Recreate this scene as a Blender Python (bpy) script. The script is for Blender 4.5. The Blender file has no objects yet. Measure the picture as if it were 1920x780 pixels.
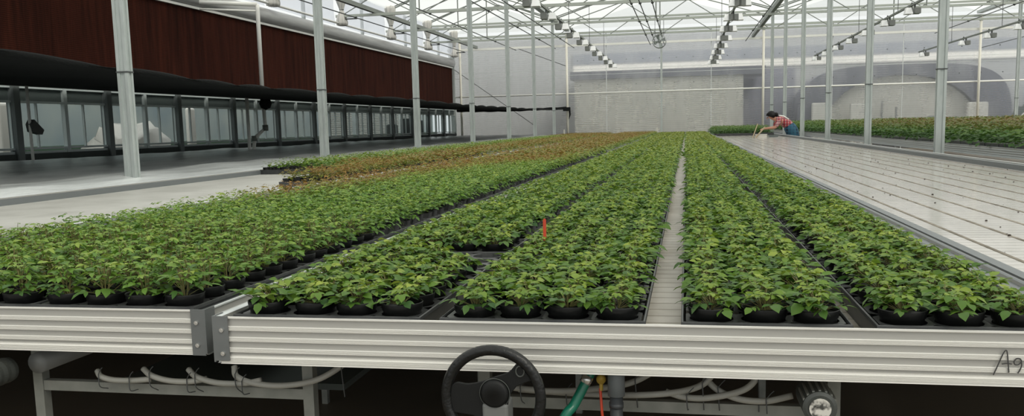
import bpy, math, random
import numpy as np
from mathutils import Vector, Matrix

C = bpy.context.scene.collection
random.seed(7)
PI = math.pi
B = 0.75            # height of the bench rims
Y0, BAY = 6.61, 4.0
YG = Y0 + 7 * BAY   # end wall
XL, XR, XRR = -4.46, 2.73, 10.08
XW = -9.0           # side wall with pad and windows

# ------------------------------------------------------------------ materials
def mat(name, col, rough=0.5, metal=0.0, spec=0.5, noise=None, bump=None, coat=0.0):
    m = bpy.data.materials.new(name); m.use_nodes = True
    nt = m.node_tree; b = nt.nodes['Principled BSDF']
    b.inputs['Base Color'].default_value = (*col, 1)
    b.inputs['Roughness'].default_value = rough
    b.inputs['Metallic'].default_value = metal
    b.inputs['Specular IOR Level'].default_value = spec
    b.inputs['Coat Weight'].default_value = coat
    if noise or bump:
        tc = nt.nodes.new('ShaderNodeTexCoord')
    if noise:
        sc, col2, amt, stretch = noise
        mp = nt.nodes.new('ShaderNodeMapping'); mp.inputs['Scale'].default_value = stretch
        n = nt.nodes.new('ShaderNodeTexNoise'); n.inputs['Scale'].default_value = sc; n.inputs['Detail'].default_value = 6
        nt.links.new(tc.outputs['Object'], mp.inputs['Vector']); nt.links.new(mp.outputs[0], n.inputs['Vector'])
        r = nt.nodes.new('ShaderNodeValToRGB')
        r.color_ramp.elements[0].position = 0.5 - amt; r.color_ramp.elements[1].position = 0.5 + amt
        r.color_ramp.elements[0].color = (*col, 1); r.color_ramp.elements[1].color = (*col2, 1)
        nt.links.new(n.outputs['Fac'], r.inputs['Fac']); nt.links.new(r.outputs['Color'], b.inputs['Base Color'])
    if bump:
        sc, st, stretch = bump
        mp = nt.nodes.new('ShaderNodeMapping'); mp.inputs['Scale'].default_value = stretch
        n = nt.nodes.new('ShaderNodeTexNoise'); n.inputs['Scale'].default_value = sc; n.inputs['Detail'].default_value = 4
        nt.links.new(tc.outputs['Object'], mp.inputs['Vector']); nt.links.new(mp.outputs[0], n.inputs['Vector'])
        bp = nt.nodes.new('ShaderNodeBump'); bp.inputs['Strength'].default_value = st; bp.inputs['Distance'].default_value = 0.01
        nt.links.new(n.outputs['Fac'], bp.inputs['Height']); nt.links.new(bp.outputs[0], b.inputs['Normal'])
    return m

M = {}
M['alu'] = mat('brushed_aluminium', (0.80, 0.79, 0.75), 0.40, 0.25)
M['alu_band'] = mat('darker_aluminium_band', (0.42, 0.415, 0.39), 0.5, 0.3)
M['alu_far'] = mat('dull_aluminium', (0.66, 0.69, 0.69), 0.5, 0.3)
M['plate'] = mat('grey_corner_plate', (0.13, 0.14, 0.14), 0.45, 0.3, noise=(14, (0.18, 0.19, 0.19), 0.3, (1, 1, 1)))
M['rail_in'] = mat('shaded_ledge_grey', (0.17, 0.185, 0.19), 0.5, 0.3)  # shade on the inner rail faces is put into this grey
M['galv'] = mat('galvanised_steel', (0.40, 0.44, 0.43), 0.5, 0.35, noise=(9, (0.52, 0.56, 0.55), 0.25, (3, 3, 0.6)))
M['truss'] = mat('truss_steel', (0.42, 0.45, 0.41), 0.5, 0.35)
M['web'] = mat('web_steel', (0.22, 0.24, 0.22), 0.55, 0.3)
M['white_pipe'] = mat('white_paint', (0.80, 0.80, 0.76), 0.4)
M['cream_pipe'] = mat('cream_pvc', (0.72, 0.70, 0.62), 0.35)
M['dark_wire'] = mat('dark_wire', (0.06, 0.065, 0.065), 0.6)
M['black'] = mat('black_plastic', (0.006, 0.0065, 0.0065), 0.4, spec=0.3)
M['tray'] = mat('black_tray', (0.022, 0.024, 0.025), 0.42, noise=(25, (0.05, 0.052, 0.052), 0.22, (1, 1, 1)))
M['soil'] = mat('dark_soil', (0.03, 0.02, 0.013), 0.95, bump=(90, 0.8, (1, 1, 1)))
M['stem'] = mat('brown_green_stem', (0.16, 0.15, 0.05), 0.6)
M['wheel'] = mat('black_rubber', (0.007, 0.0075, 0.0075), 0.34, spec=0.4, bump=(120, 0.2, (1, 1, 1)))
M['hub'] = mat('matte_black', (0.006, 0.0065, 0.0065), 0.55, spec=0.3)
M['grey_pvc'] = mat('grey_pvc', (0.16, 0.18, 0.19), 0.4)
M['dark_pvc'] = mat('dark_pvc', (0.05, 0.055, 0.06), 0.4)
M['column_grey'] = mat('column_plastic', (0.15, 0.155, 0.15), 0.5)
M['hose_grey'] = mat('pale_hose', (0.27, 0.27, 0.24), 0.5, noise=(12, (0.36, 0.355, 0.32), 0.25, (1, 1, 1)))
M['hose_green'] = mat('green_hose', (0.004, 0.14, 0.085), 0.3)
M['orange'] = mat('orange_plastic', (0.60, 0.06, 0.02), 0.45)
M['yellow'] = mat('yellow_plastic', (0.45, 0.30, 0.05), 0.45)
M['red_tag'] = mat('red_tag', (0.55, 0.06, 0.025), 0.45)
M['chrome'] = mat('bright_steel', (0.7, 0.7, 0.68), 0.25, 0.9)
M['frame_steel'] = mat('stand_steel', (0.18, 0.19, 0.17), 0.5, 0.3, noise=(20, (0.27, 0.275, 0.25), 0.25, (1, 1, 1)))
M['floor'] = mat('wet_concrete', (0.12, 0.10, 0.075), 0.5, noise=(1.2, (0.20, 0.165, 0.12), 0.3, (1, 1, 1)))
M['pad'] = None
M['cloth'] = mat('black_shade_cloth', (0.010, 0.011, 0.011), 0.9, spec=0.15, bump=(40, 0.9, (3, 0.6, 3)))
M['film_sheet'] = mat('grey_film_sheet', (0.50, 0.53, 0.53), 0.28, 0.1, noise=(2.2, (0.80, 0.84, 0.84), 0.22, (4, 0.5, 1)), bump=(6, 0.6, (5, 0.8, 1)))
M['gutter'] = mat('gutter_steel', (0.45, 0.45, 0.45), 0.4, 0.5, noise=(5, (0.62, 0.62, 0.61), 0.25, (1, 0.3, 3)))
M['bag'] = mat('white_film_bag', (0.56, 0.55, 0.52), 0.45, bump=(14, 0.7, (3, 3, 0.8)))
M['reflector'] = mat('white_reflector', (0.95, 0.96, 0.97), 0.25)
M['lamp_body'] = mat('grey_lamp_body', (0.20, 0.21, 0.20), 0.5, 0.2)
M['skin'] = mat('skin', (0.50, 0.25, 0.17), 0.55)
M['hair'] = mat('black_hair', (0.004, 0.0035, 0.0035), 0.55, spec=0.25)
M['ink'] = mat('pencil_ink', (0.05, 0.05, 0.05), 0.7)
M['wood'] = mat('pale_wood', (0.45, 0.36, 0.24), 0.6)
M['white_box'] = mat('white_plastic', (0.62, 0.60, 0.55), 0.4)
M['paper'] = mat('torn_paper', (0.62, 0.60, 0.55), 0.8, noise=(60, (0.05, 0.05, 0.045), 0.06, (1, 1, 1)))
M['ribbed_black'] = mat('ribbed_rubber', (0.05, 0.055, 0.05), 0.5)
M['low_wall'] = mat('dark_low_wall', (0.035, 0.045, 0.042), 0.7)
M['mullion'] = mat('pale_frame', (0.52, 0.58, 0.58), 0.45)
M['dark_post'] = mat('dark_frame', (0.13, 0.15, 0.15), 0.5)
M['out_grey'] = mat('outdoor_plaster', (0.30, 0.34, 0.33), 0.8, noise=(0.8, (0.17, 0.22, 0.25), 0.2, (1, 1, 1)))
M['out_white'] = mat('outdoor_white', (0.93, 0.91, 0.86), 0.6)
M['out_dark'] = mat('outdoor_dark', (0.17, 0.175, 0.225), 0.6)
M['out_mid'] = mat('outdoor_mid', (0.38, 0.39, 0.40), 0.7)
M['shade_panel'] = mat('grey_upper_panel', (0.10, 0.115, 0.11), 0.6)
M['hedge'] = mat('dark_hedge', (0.02, 0.06, 0.025), 0.8)

def nodes_mat(name):
    m = bpy.data.materials.new(name); m.use_nodes = True
    nt = m.node_tree; nt.nodes.clear()
    o = nt.nodes.new('ShaderNodeOutputMaterial')
    return m, nt, o

def mix_film(name, transp, col, tint=(1, 1, 1), diff=0.3):
    """thin greenhouse film: part clear, part milky"""
    m, nt, o = nodes_mat(name)
    t = nt.nodes.new('ShaderNodeBsdfTransparent'); t.inputs[0].default_value = (*tint, 1)
    tl = nt.nodes.new('ShaderNodeBsdfTranslucent'); tl.inputs[0].default_value = (*col, 1)
    d = nt.nodes.new('ShaderNodeBsdfDiffuse'); d.inputs[0].default_value = (*col, 1)
    x1 = nt.nodes.new('ShaderNodeMixShader'); x1.inputs[0].default_value = diff
    x2 = nt.nodes.new('ShaderNodeMixShader'); x2.inputs[0].default_value = 1 - transp
    nt.links.new(tl.outputs[0], x1.inputs[1]); nt.links.new(d.outputs[0], x1.inputs[2])
    nt.links.new(t.outputs[0], x2.inputs[1]); nt.links.new(x1.outputs[0], x2.inputs[2])
    nt.links.new(x2.outputs[0], o.inputs[0])
    return m
M['roof'] = mix_film('roof_film', 0.55, (0.85, 0.88, 0.85))
M['vent_film'] = mix_film('vent_film', 0.5, (0.80, 0.82, 0.86), (0.9, 0.92, 0.97))
M['pane'] = mix_film('dusty_pane', 0.84, (0.42, 0.48, 0.49), (0.9, 0.95, 0.95), 0.5)

def frosted(name):
    m, nt, o = nodes_mat(name)
    g = nt.nodes.new('ShaderNodeBsdfRefraction'); g.inputs['Roughness'].default_value = 0.27; g.inputs['IOR'].default_value = 1.25
    g.inputs['Color'].default_value = (0.97, 0.98, 0.98, 1)
    tl = nt.nodes.new('ShaderNodeBsdfTranslucent'); tl.inputs[0].default_value = (0.80, 0.81, 0.82, 1)
    d = nt.nodes.new('ShaderNodeBsdfGlossy'); d.inputs[0].default_value = (0.75, 0.78, 0.80, 1); d.inputs['Roughness'].default_value = 0.25
    x1 = nt.nodes.new('ShaderNodeMixShader'); x1.inputs[0].default_value = 0.28
    x2 = nt.nodes.new('ShaderNodeMixShader'); x2.inputs[0].default_value = 0.10
    # water marks and drips in the film
    tc = nt.nodes.new('ShaderNodeTexCoord'); mp = nt.nodes.new('ShaderNodeMapping'); mp.inputs['Scale'].default_value = (1.3, 1, 0.45)
    n = nt.nodes.new('ShaderNodeTexNoise'); n.inputs['Scale'].default_value = 1.1; n.inputs['Detail'].default_value = 5
    mr = nt.nodes.new('ShaderNodeMapRange'); mr.inputs[1].default_value = 0.3; mr.inputs[2].default_value = 0.7; mr.inputs[3].default_value = 0.15; mr.inputs[4].default_value = 0.42
    nt.links.new(tc.outputs['Object'], mp.inputs[0]); nt.links.new(mp.outputs[0], n.inputs['Vector']); nt.links.new(n.outputs['Fac'], mr.inputs[0])
    nt.links.new(mr.outputs[0], x1.inputs[0])
    nt.links.new(g.outputs[0], x1.inputs[1]); nt.links.new(tl.outputs[0], x1.inputs[2])
    nt.links.new(x1.outputs[0], x2.inputs[1]); nt.links.new(d.outputs[0], x2.inputs[2])
    nt.links.new(x2.outputs[0], o.inputs[0])
    wv = nt.nodes.new('ShaderNodeTexWave'); wv.bands_direction = 'Z'; wv.inputs['Scale'].default_value = 3.9; wv.inputs['Distortion'].default_value = 0.2
    nt.links.new(tc.outputs['Object'], wv.inputs['Vector'])
    m2 = nt.nodes.new('ShaderNodeMath'); m2.operation = 'MULTIPLY_ADD'; m2.inputs[1].default_value = 0.055
    nt.links.new(wv.outputs['Fac'], m2.inputs[0]); nt.links.new(mr.outputs[0], m2.inputs[2]); nt.links.new(m2.outputs[0], x1.inputs[0])
    return m
M['frost'] = frosted('frosted_polycarbonate')

def pad_mat():
    m = mat('cooling_pad_brown', (0.06, 0.016, 0.009), 0.9, spec=0.08)
    nt = m.node_tree; b = nt.nodes['Principled BSDF']
    tc = nt.nodes.new('ShaderNodeTexCoord')
    mp = nt.nodes.new('ShaderNodeMapping'); mp.inputs['Scale'].default_value = (1, 3.0, 0.25)
    n = nt.nodes.new('ShaderNodeTexNoise'); n.inputs['Scale'].default_value = 2.5; n.inputs['Detail'].default_value = 7; n.inputs['Roughness'].default_value = 0.65
    r = nt.nodes.new('ShaderNodeValToRGB')
    r.color_ramp.elements[0].position = 0.32; r.color_ramp.elements[0].color = (0.022, 0.0062, 0.0038, 1)
    r.color_ramp.elements[1].position = 0.72; r.color_ramp.elements[1].color = (0.066, 0.0165, 0.0085, 1)
    nt.links.new(tc.outputs['Object'], mp.inputs[0]); nt.links.new(mp.outputs[0], n.inputs['Vector']); nt.links.new(n.outputs['Fac'], r.inputs[0])
    w = nt.nodes.new('ShaderNodeTexWave'); w.wave_type = 'BANDS'; w.bands_direction = 'Z'; w.inputs['Scale'].default_value = 11; w.inputs['Distortion'].default_value = 1.5
    nt.links.new(tc.outputs['Object'], w.inputs['Vector'])
    mx = nt.nodes.new('ShaderNodeMixRGB'); mx.blend_type = 'MULTIPLY'; mx.inputs[0].default_value = 0.45
    nt.links.new(r.outputs[0], mx.inputs[1]); nt.links.new(w.outputs['Color'], mx.inputs[2])
    nt.links.new(mx.outputs[0], b.inputs['Base Color'])
    bp = nt.nodes.new('ShaderNodeBump'); bp.inputs['Strength'].default_value = 0.6
    nt.links.new(w.outputs['Fac'], bp.inputs['Height']); nt.links.new(bp.outputs[0], b.inputs['Normal'])
    return m
M['pad'] = pad_mat()

def bench_floor_mat(name, c1, c2, groove, rough):
    """moulded flood-bench floor: fine cross ribs, thin darker lines in their troughs"""
    m = mat(name, c1, rough)
    nt = m.node_tree; b = nt.nodes['Principled BSDF']
    tc = nt.nodes.new('ShaderNodeTexCoord')
    n = nt.nodes.new('ShaderNodeTexNoise'); n.inputs['Scale'].default_value = 3.5; n.inputs['Detail'].default_value = 8; n.inputs['Roughness'].default_value = 0.62
    r = nt.nodes.new('ShaderNodeValToRGB')
    r.color_ramp.elements[0].position = 0.30; r.color_ramp.elements[0].color = (*c2, 1)
    r.color_ramp.elements[1].position = 0.62; r.color_ramp.elements[1].color = (*c1, 1)
    nt.links.new(tc.outputs['Object'], n.inputs['Vector']); nt.links.new(n.outputs['Fac'], r.inputs[0])
    w = nt.nodes.new('ShaderNodeTexWave'); w.bands_direction = 'Y'; w.inputs['Scale'].default_value = 4.6; w.inputs['Distortion'].default_value = 0.15; w.inputs['Detail'].default_value = 0
    nt.links.new(tc.outputs['Object'], w.inputs['Vector'])
    r2 = nt.nodes.new('ShaderNodeValToRGB')
    r2.color_ramp.elements[0].position = 0.0; r2.color_ramp.elements[0].color = (*groove, 1)
    r2.color_ramp.elements[1].position = 0.10; r2.color_ramp.elements[1].color = (1, 1, 1, 1)
    nt.links.new(w.outputs['Fac'], r2.inputs[0])
    mx = nt.nodes.new('ShaderNodeMixRGB'); mx.blend_type = 'MULTIPLY'; mx.inputs[0].default_value = 1
    nt.links.new(r.outputs[0], mx.inputs[1]); nt.links.new(r2.outputs[0], mx.inputs[2])
    nt.links.new(mx.outputs[0], b.inputs['Base Color'])
    bp = nt.nodes.new('ShaderNodeBump'); bp.inputs['Strength'].default_value = 0.12; bp.inputs['Distance'].default_value = 0.003
    nt.links.new(w.outputs['Fac'], bp.inputs['Height']); nt.links.new(bp.outputs[0], b.inputs['Normal'])
    return m
M['bfloor'] = bench_floor_mat('white_bench_floor', (0.53, 0.505, 0.47), (0.43, 0.41, 0.375), (0.82, 0.81, 0.79), 0.14)
M['bfloor_grey'] = bench_floor_mat('grey_bench_floor', (0.50, 0.50, 0.47), (0.38, 0.38, 0.35), (0.75, 0.73, 0.7), 0.45)
M['bfloor_dirty'] = bench_floor_mat('soiled_bench_floor', (0.52, 0.49, 0.43), (0.30, 0.27, 0.21), (0.55, 0.52, 0.46), 0.5)
M['groove'] = mat('mottled_dark_groove', (0.10, 0.085, 0.06), 0.8, noise=(9, (0.30, 0.27, 0.22), 0.2, (1, 1, 1)))  # groove lines coloured dark brown with lighter mottling

def leaf_mat(name, dark, mid, light, red=(0.30, 0.10, 0.03)):
    """leaf colour runs from old dark leaves to pale young ones (attribute tone); some shoots are bronze (attribute bronze)"""
    m, nt, o = nodes_mat(name)
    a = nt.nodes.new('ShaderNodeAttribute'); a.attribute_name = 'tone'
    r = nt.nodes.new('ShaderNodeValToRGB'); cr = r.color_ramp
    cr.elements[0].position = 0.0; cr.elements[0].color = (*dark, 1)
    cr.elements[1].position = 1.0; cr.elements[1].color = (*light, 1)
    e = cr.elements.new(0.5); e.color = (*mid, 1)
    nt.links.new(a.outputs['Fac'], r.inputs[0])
    a2 = nt.nodes.new('ShaderNodeAttribute'); a2.attribute_name = 'bronze'
    mx = nt.nodes.new('ShaderNodeMixRGB'); mx.inputs[2].default_value = (*red, 1)
    nt.links.new(a2.outputs['Fac'], mx.inputs[0]); nt.links.new(r.outputs[0], mx.inputs[1])
    p = nt.nodes.new('ShaderNodeBsdfPrincipled'); p.inputs['Roughness'].default_value = 0.48; p.inputs['Specular IOR Level'].default_value = 0.35
    nt.links.new(mx.outputs[0], p.inputs['Base Color'])
    t = nt.nodes.new('ShaderNodeBsdfTranslucent')
    hs = nt.nodes.new('ShaderNodeHueSaturation'); hs.inputs['Value'].default_value = 1.25; hs.inputs['Hue'].default_value = 0.485
    nt.links.new(mx.outputs[0], hs.inputs['Color']); nt.links.new(hs.outputs[0], t.inputs[0])
    s = nt.nodes.new('ShaderNodeMixShader'); s.inputs[0].default_value = 0.3
    nt.links.new(p.outputs[0], s.inputs[1]); nt.links.new(t.outputs[0], s.inputs[2]); nt.links.new(s.outputs[0], o.inputs[0])
    return m
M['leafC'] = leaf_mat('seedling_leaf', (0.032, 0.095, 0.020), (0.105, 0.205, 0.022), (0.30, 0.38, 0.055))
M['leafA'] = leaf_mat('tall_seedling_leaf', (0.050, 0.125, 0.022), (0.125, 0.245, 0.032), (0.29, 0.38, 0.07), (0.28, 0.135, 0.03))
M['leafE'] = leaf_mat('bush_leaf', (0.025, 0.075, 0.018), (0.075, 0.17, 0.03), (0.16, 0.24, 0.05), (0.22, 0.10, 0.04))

# ------------------------------------------------------------------ helpers
class MB:
    def __init__(s): s.v = []; s.f = []
    def box(s, x0, x1, y0, y1, z0, z1):
        n = len(s.v)
        s.v += [(x0,y0,z0),(x1,y0,z0),(x1,y1,z0),(x0,y1,z0),(x0,y0,z1),(x1,y0,z1),(x1,y1,z1),(x0,y1,z1)]
        s.f += [tuple(n+i for i in q) for q in ((0,3,2,1),(4,5,6,7),(0,1,5,4),(1,2,6,5),(2,3,7,6),(3,0,4,7))]
        return s
    def tube(s, pts, r, n=8, cap=True, sq=False):
        pts = [Vector(p) for p in pts]; m = len(pts)
        rs = r if isinstance(r, (list, tuple)) else [r]*m
        up = None; b = len(s.v)
        for i, p in enumerate(pts):
            d = (pts[min(i+1, m-1)] - pts[max(i-1, 0)]).normalized()
            if up is None:
                up = Vector((0,0,1)) if abs(d.z) < 0.9 else Vector((1,0,0))
            sd = d.cross(up)
            if sd.length < 1e-6: sd = Vector((1,0,0))
            sd.normalize(); up = sd.cross(d).normalized()
            for k in range(n):
                a = 2*PI*(k+0.5)/n
                s.v.append(tuple(p + (sd*math.cos(a) + up*math.sin(a))*rs[i]))
        for i in range(m-1):
            for k in range(n):
                k2 = (k+1) % n
                s.f.append((b+i*n+k, b+i*n+k2, b+(i+1)*n+k2, b+(i+1)*n+k))
        if cap:
            s.f.append(tuple(b+k for k in range(n))[::-1]); s.f.append(tuple(b+(m-1)*n+k for k in range(n)))
        return s
    def lathe(s, prof, c=(0,0,0), n=20, ax='z', cap=True):
        b = len(s.v); m = len(prof)
        for (r, h) in prof:
            for k in range(n):
                a = 2*PI*k/n; u, w = r*math.cos(a), r*math.sin(a)
                p = {'z': (u, w, h), 'y': (u, h, w), 'x': (h, u, w)}[ax]
                s.v.append((c[0]+p[0], c[1]+p[1], c[2]+p[2]))
        for i in range(m-1):
            for k in range(n):
                k2 = (k+1) % n; s.f.append((b+i*n+k, b+i*n+k2, b+(i+1)*n+k2, b+(i+1)*n+k))
        if cap:
            s.f.append(tuple(b+k for k in range(n))[::-1]); s.f.append(tuple(b+(m-1)*n+k for k in range(n)))
        return s
    def prism(s, poly, a, d0, d1):
        """poly in the plane normal to axis a ('x','y','z'), extruded d0..d1"""
        b = len(s.v); n = len(poly)
        for d in (d0, d1):
            for (u, w) in poly:
                s.v.append({'x': (d,u,w), 'y': (u,d,w), 'z': (u,w,d)}[a])
        for k in range(n):
            k2 = (k+1) % n; s.f.append((b+k, b+k2, b+n+k2, b+n+k))
        s.f.append(tuple(b+k for k in range(n))[::-1]); s.f.append(tuple(b+n+k for k in range(n)))
        return s
    def build(s, name, m, parent=None, smooth=False, kind=None):
        me = bpy.data.meshes.new(name); me.from_pydata(s.v, [], s.f); me.validate(); me.update()
        if m: me.materials.append(m)
        if smooth:
            for p in me.polygons: p.use_smooth = True
        o = bpy.data.objects.new(name, me); C.objects.link(o)
        if parent: o.parent = parent; o.matrix_parent_inverse = Matrix.Translation(parent.location).inverted() if parent.type == 'EMPTY' else Matrix()
        if kind: o['kind'] = kind
        return o

def fixnormals(o):
    import bmesh
    bm = bmesh.new(); bm.from_mesh(o.data); bmesh.ops.recalc_face_normals(bm, faces=bm.faces); bm.to_mesh(o.data); bm.free()

def tag(o, label, cat, group=None, kind=None):
    o['label'] = label; o['category'] = cat
    if group: o['group'] = group
    if kind: o['kind'] = kind
    return o

def thing(name, label, cat, loc=(0,0,0), group=None, rz=0):
    o = bpy.data.objects.new(name, None); C.objects.link(o); o.location = loc; o.rotation_euler = (0,0,rz); o.empty_display_size = 0.05
    return tag(o, label, cat, group)

def copy_tree(o, parent=None, loc=None):
    c = o.copy(); C.objects.link(c)
    if parent: c.parent = parent
    if loc is not None: c.location = loc
    for ch in list(o.children): copy_tree(ch, c)
    return c

ORD = ['first','second','third','fourth','fifth','sixth','seventh','eighth','ninth','tenth','eleventh','twelfth','thirteenth','fourteenth','fifteenth','sixteenth','seventeenth','eighteenth','nineteenth','twentieth']
def ordn(i):
    if i < 20: return ORD[i]
    t = (i+1)//10; u = (i+1) % 10
    tens = {2:'twenty',3:'thirty',4:'forty',5:'fifty',6:'sixty',7:'seventy',8:'eighty',9:'ninety'}
    if u == 0: return {2:'twentieth',3:'thirtieth',4:'fortieth',5:'fiftieth',6:'sixtieth',7:'seventieth',8:'eightieth',9:'ninetieth'}.get(t, str(i+1))
    return (tens[t] + '-' + ORD[u-1]) if t in tens else 'farther'

def curve_pts(pts, n=8):
    """Catmull-Rom through pts"""
    P = [Vector(p) for p in pts]; P = [P[0]*2-P[1]] + P + [P[-1]*2-P[-2]]
    out = []
    for i in range(1, len(P)-2):
        for k in range(n):
            t = k/n; a, b, c, d = P[i-1], P[i], P[i+1], P[i+2]
            out.append(0.5*((2*b)+(c-a)*t+(2*a-5*b+4*c-d)*t*t+(3*b-a-3*c+d)*t**3))
    out.append(P[-2]); return out

# ------------------------------------------------------------------ setting
MB().box(-16, 19, -6, 46, -0.06, 0).build('floor', M['floor'], kind='structure')

# far end wall: frosted sheets with lap lines and a girt pipe
w = MB(); n0 = 0
w.v = [(XW-0.2, YG, 0), (17.6, YG, 0), (17.6, YG, 4.6), (XW-0.2, YG, 4.6)]; w.f = [(0,1,2,3)]
far = w.build('wall_far', M['frost'], kind='structure')
lap = MB()
for z in (3.02, 3.22): lap.box(XW-0.1, 17.5, YG-0.012, YG-0.004, z-0.007, z+0.007)
lap.build('lap_strip', M['alu_far'], far)
g = MB(); g.tube([(XW-0.2, YG-0.06, 2.31), (17.5, YG-0.06, 2.31)], 0.032, 8); g.build('girt_pipe', M['white_pipe'], far, True)
g = MB(); g.box(XW-0.2, 17.5, YG-0.11, YG-0.02, 4.085, 4.165); g.build('eave_beam', M['white_pipe'], far)
g = MB(); g.box(XW-0.2, 17.5, YG-0.09, YG-0.02, 4.54, 4.62); g.build('top_beam', M['truss'], far)
g = MB(); g.tube([(XW-0.1, YG-0.1, 3.49), (-5.84, YG-0.1, 1.17)], 0.012, 5); g.build('brace_cable', M['dark_wire'], far)
g = MB(); g.tube([(-6.4, YG-0.1, 4.1), (-4.49, YG-0.1, 3.35)], 0.012, 5); g.build('brace_cable', M['dark_wire'], far)
g = MB(); g.tube([(10.1, YG-0.1, 3.46), (14.5, YG-0.1, 4.5)], 0.012, 5); g.build('brace_cable', M['dark_wire'], far)
g = MB(); g.box(-0.965, -0.895, YG-0.06, YG-0.015, 0, 4.54); g.build('mullion', M['galv'], far)
for x in (-3.0, 0.9, 5.2, 7.6): 
    g = MB(); g.box(x-0.012, x+0.012, YG-0.02, YG-0.005, 0, 4.54); g.build('sheet_joint', M['alu_far'], far)
bolts = MB()
for zz, xs in ((3.55, np.arange(-4.1, 16, 0.62)), (2.62, np.arange(-4.0, 16, 0.71))):
    for x in xs: bolts.lathe([(0.018,-0.02),(0.018,0)], (x, YG, zz), 8, 'y')
bolts.build('washer_row', M['dark_wire'], far, kind='stuff')

# roof film, one pitched span over each bay
ROWS = [XW, XL, XR, XRR, 17.4]
rf = MB()
for a, b in zip(ROWS[:-1], ROWS[1:]):
    mid = (a+b)/2; rise = 1.1 if b-a > 5 else 0.8
    n = len(rf.v)
    rf.v += [(a,-6,4.75),(mid,-6,4.75+rise),(b,-6,4.75),(a,YG,4.75),(mid,YG,4.75+rise),(b,YG,4.75)]
    rf.f += [(n,n+3,n+4,n+1),(n+1,n+4,n+5,n+2),(n+3,n+5,n+4)]
ceil = rf.build('ceiling', M['roof'], kind='structure')
gt = MB()
for a in ROWS[1:-1]: gt.box(a-0.09, a+0.09, -6, YG, 4.66, 4.76)
gt.build('valley_gutter', M['galv'], ceil)
rb = MB()
for a, b in zip(ROWS[:-1], ROWS[1:]):
    mid = (a+b)/2; rise = 1.1 if b-a > 5 else 0.8
    for yy in np.arange(Y0, YG, 2.0):
        rb.tube([(a, yy, 4.72), (mid, yy, 4.72+rise), (b, yy, 4.72)], 0.018, 5)
    rb.tube([(mid, -6, 4.7+rise), (mid, YG, 4.7+rise)], 0.02, 5)
rb.build('glazing_bar', M['web'], ceil)

# side wall: dark plinth, window band, wall behind the pad
wl = MB(); wl.box(XW-0.12, XW+0.05, -6, YG, 0, 0.90).build('wall_left', M['low_wall'], kind='structure')
wl = bpy.data.objects['wall_left']

# window band, one framed window in each 2 m bay
k = 0
for i in range(-1, 15):
    y = 4.76 + 2.0*i
    if y+2 > YG+0.3: continue
    k += 1
    wf = MB()
    ya, yb = y+0.10, min(y+2.0-0.02, YG-0.05)
    wf.box(XW-0.03, XW+0.02, ya, yb, 0.90, 0.935); wf.box(XW-0.03, XW+0.03, ya, yb, 0.955, 0.985)
    wf.box(XW-0.03, XW+0.03, ya, yb, 1.60, 1.63); wf.box(XW-0.03, XW+0.03, ya, yb, 1.80, 1.84)
    ym = (ya+yb)/2
    wf.box(XW-0.03, XW+0.035, ym-0.035, ym+0.035, 0.88, 1.84)
    for yy in (ya+0.35, ym+0.42, ya+0.02, yb-0.03): wf.box(XW-0.02, XW+0.015, yy-0.011, yy+0.011, 0.97, 1.62)
    wo = wf.build('window_%d' % k, M['mullion'], kind='structure')
    pn = MB(); pn.v = [(XW-0.01, ya, 0.9), (XW-0.01, yb, 0.9), (XW-0.01, yb, 1.84), (XW-0.01, ya, 1.84)]; pn.f = [(0,1,2,3)]
    pn.build('pane', M['pane'], wo)
    MB().box(XW-0.02, XW-0.012, ya, yb, 1.63, 1.80).build('upper_panel', M['shade_panel'], wo)
    MB().box(XW-0.05, XW+0.08, y-0.05, y+0.065, 0, 1.9).build('dark_stud', M['dark_post'], wo)
MB().box(XW-0.12, XW+0.0, -6, YG, 1.84, 1.90).build('trim_1', M['mullion'], kind='structure')

# ------------------------------------------------------------------ cooling pad, gutter, vents, shade cloth
pd = MB(); pd.box(XW-0.14, XW-0.02, -6, YG-0.17, 1.91, 3.44)
cp = pd.build('cooling_pad', M['pad']); tag(cp, 'long dark brown cooling pad along the side wall above the windows', 'cooling pad')
MB().box(XW-0.03, XW+0.03, -6, YG-0.1, 3.43, 3.475).build('top_trim', M['white_pipe'], cp)
MB().box(XW-0.10, XW+0.06, YG-0.17, YG-0.13, 1.91, 3.46).build('end_trim', M['galv'], cp)
MB().box(XW-0.10, XW+0.06, YG-0.12, YG-0.02, 0.9, 4.6).build('trim_2', M['galv'], kind='structure')
gp = MB()
prof = [(XW-0.14, 3.48)] + [(XW+0.02+0.10*math.sin(a), 3.64-0.155*math.cos(a)) for a in np.linspace(0, PI, 8)] + [(XW-0.14, 3.80)]
gp.prism(prof, 'y', -6, YG-0.12)
gu = gp.build('gutter', M['gutter'], None, True); fixnormals(gu)
tag(gu, 'rounded bare metal gutter running above the brown cooling pad', 'gutter')
gp = MB(); gp.tube([(XW+0.12, -6, 3.89), (XW+0.12, YG-0.1, 3.89)], 0.028, 8)
o = gp.build('vent_pipe', M['white_pipe'], None, True); tag(o, 'thin white pipe running just above the metal gutter', 'pipe')
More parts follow.
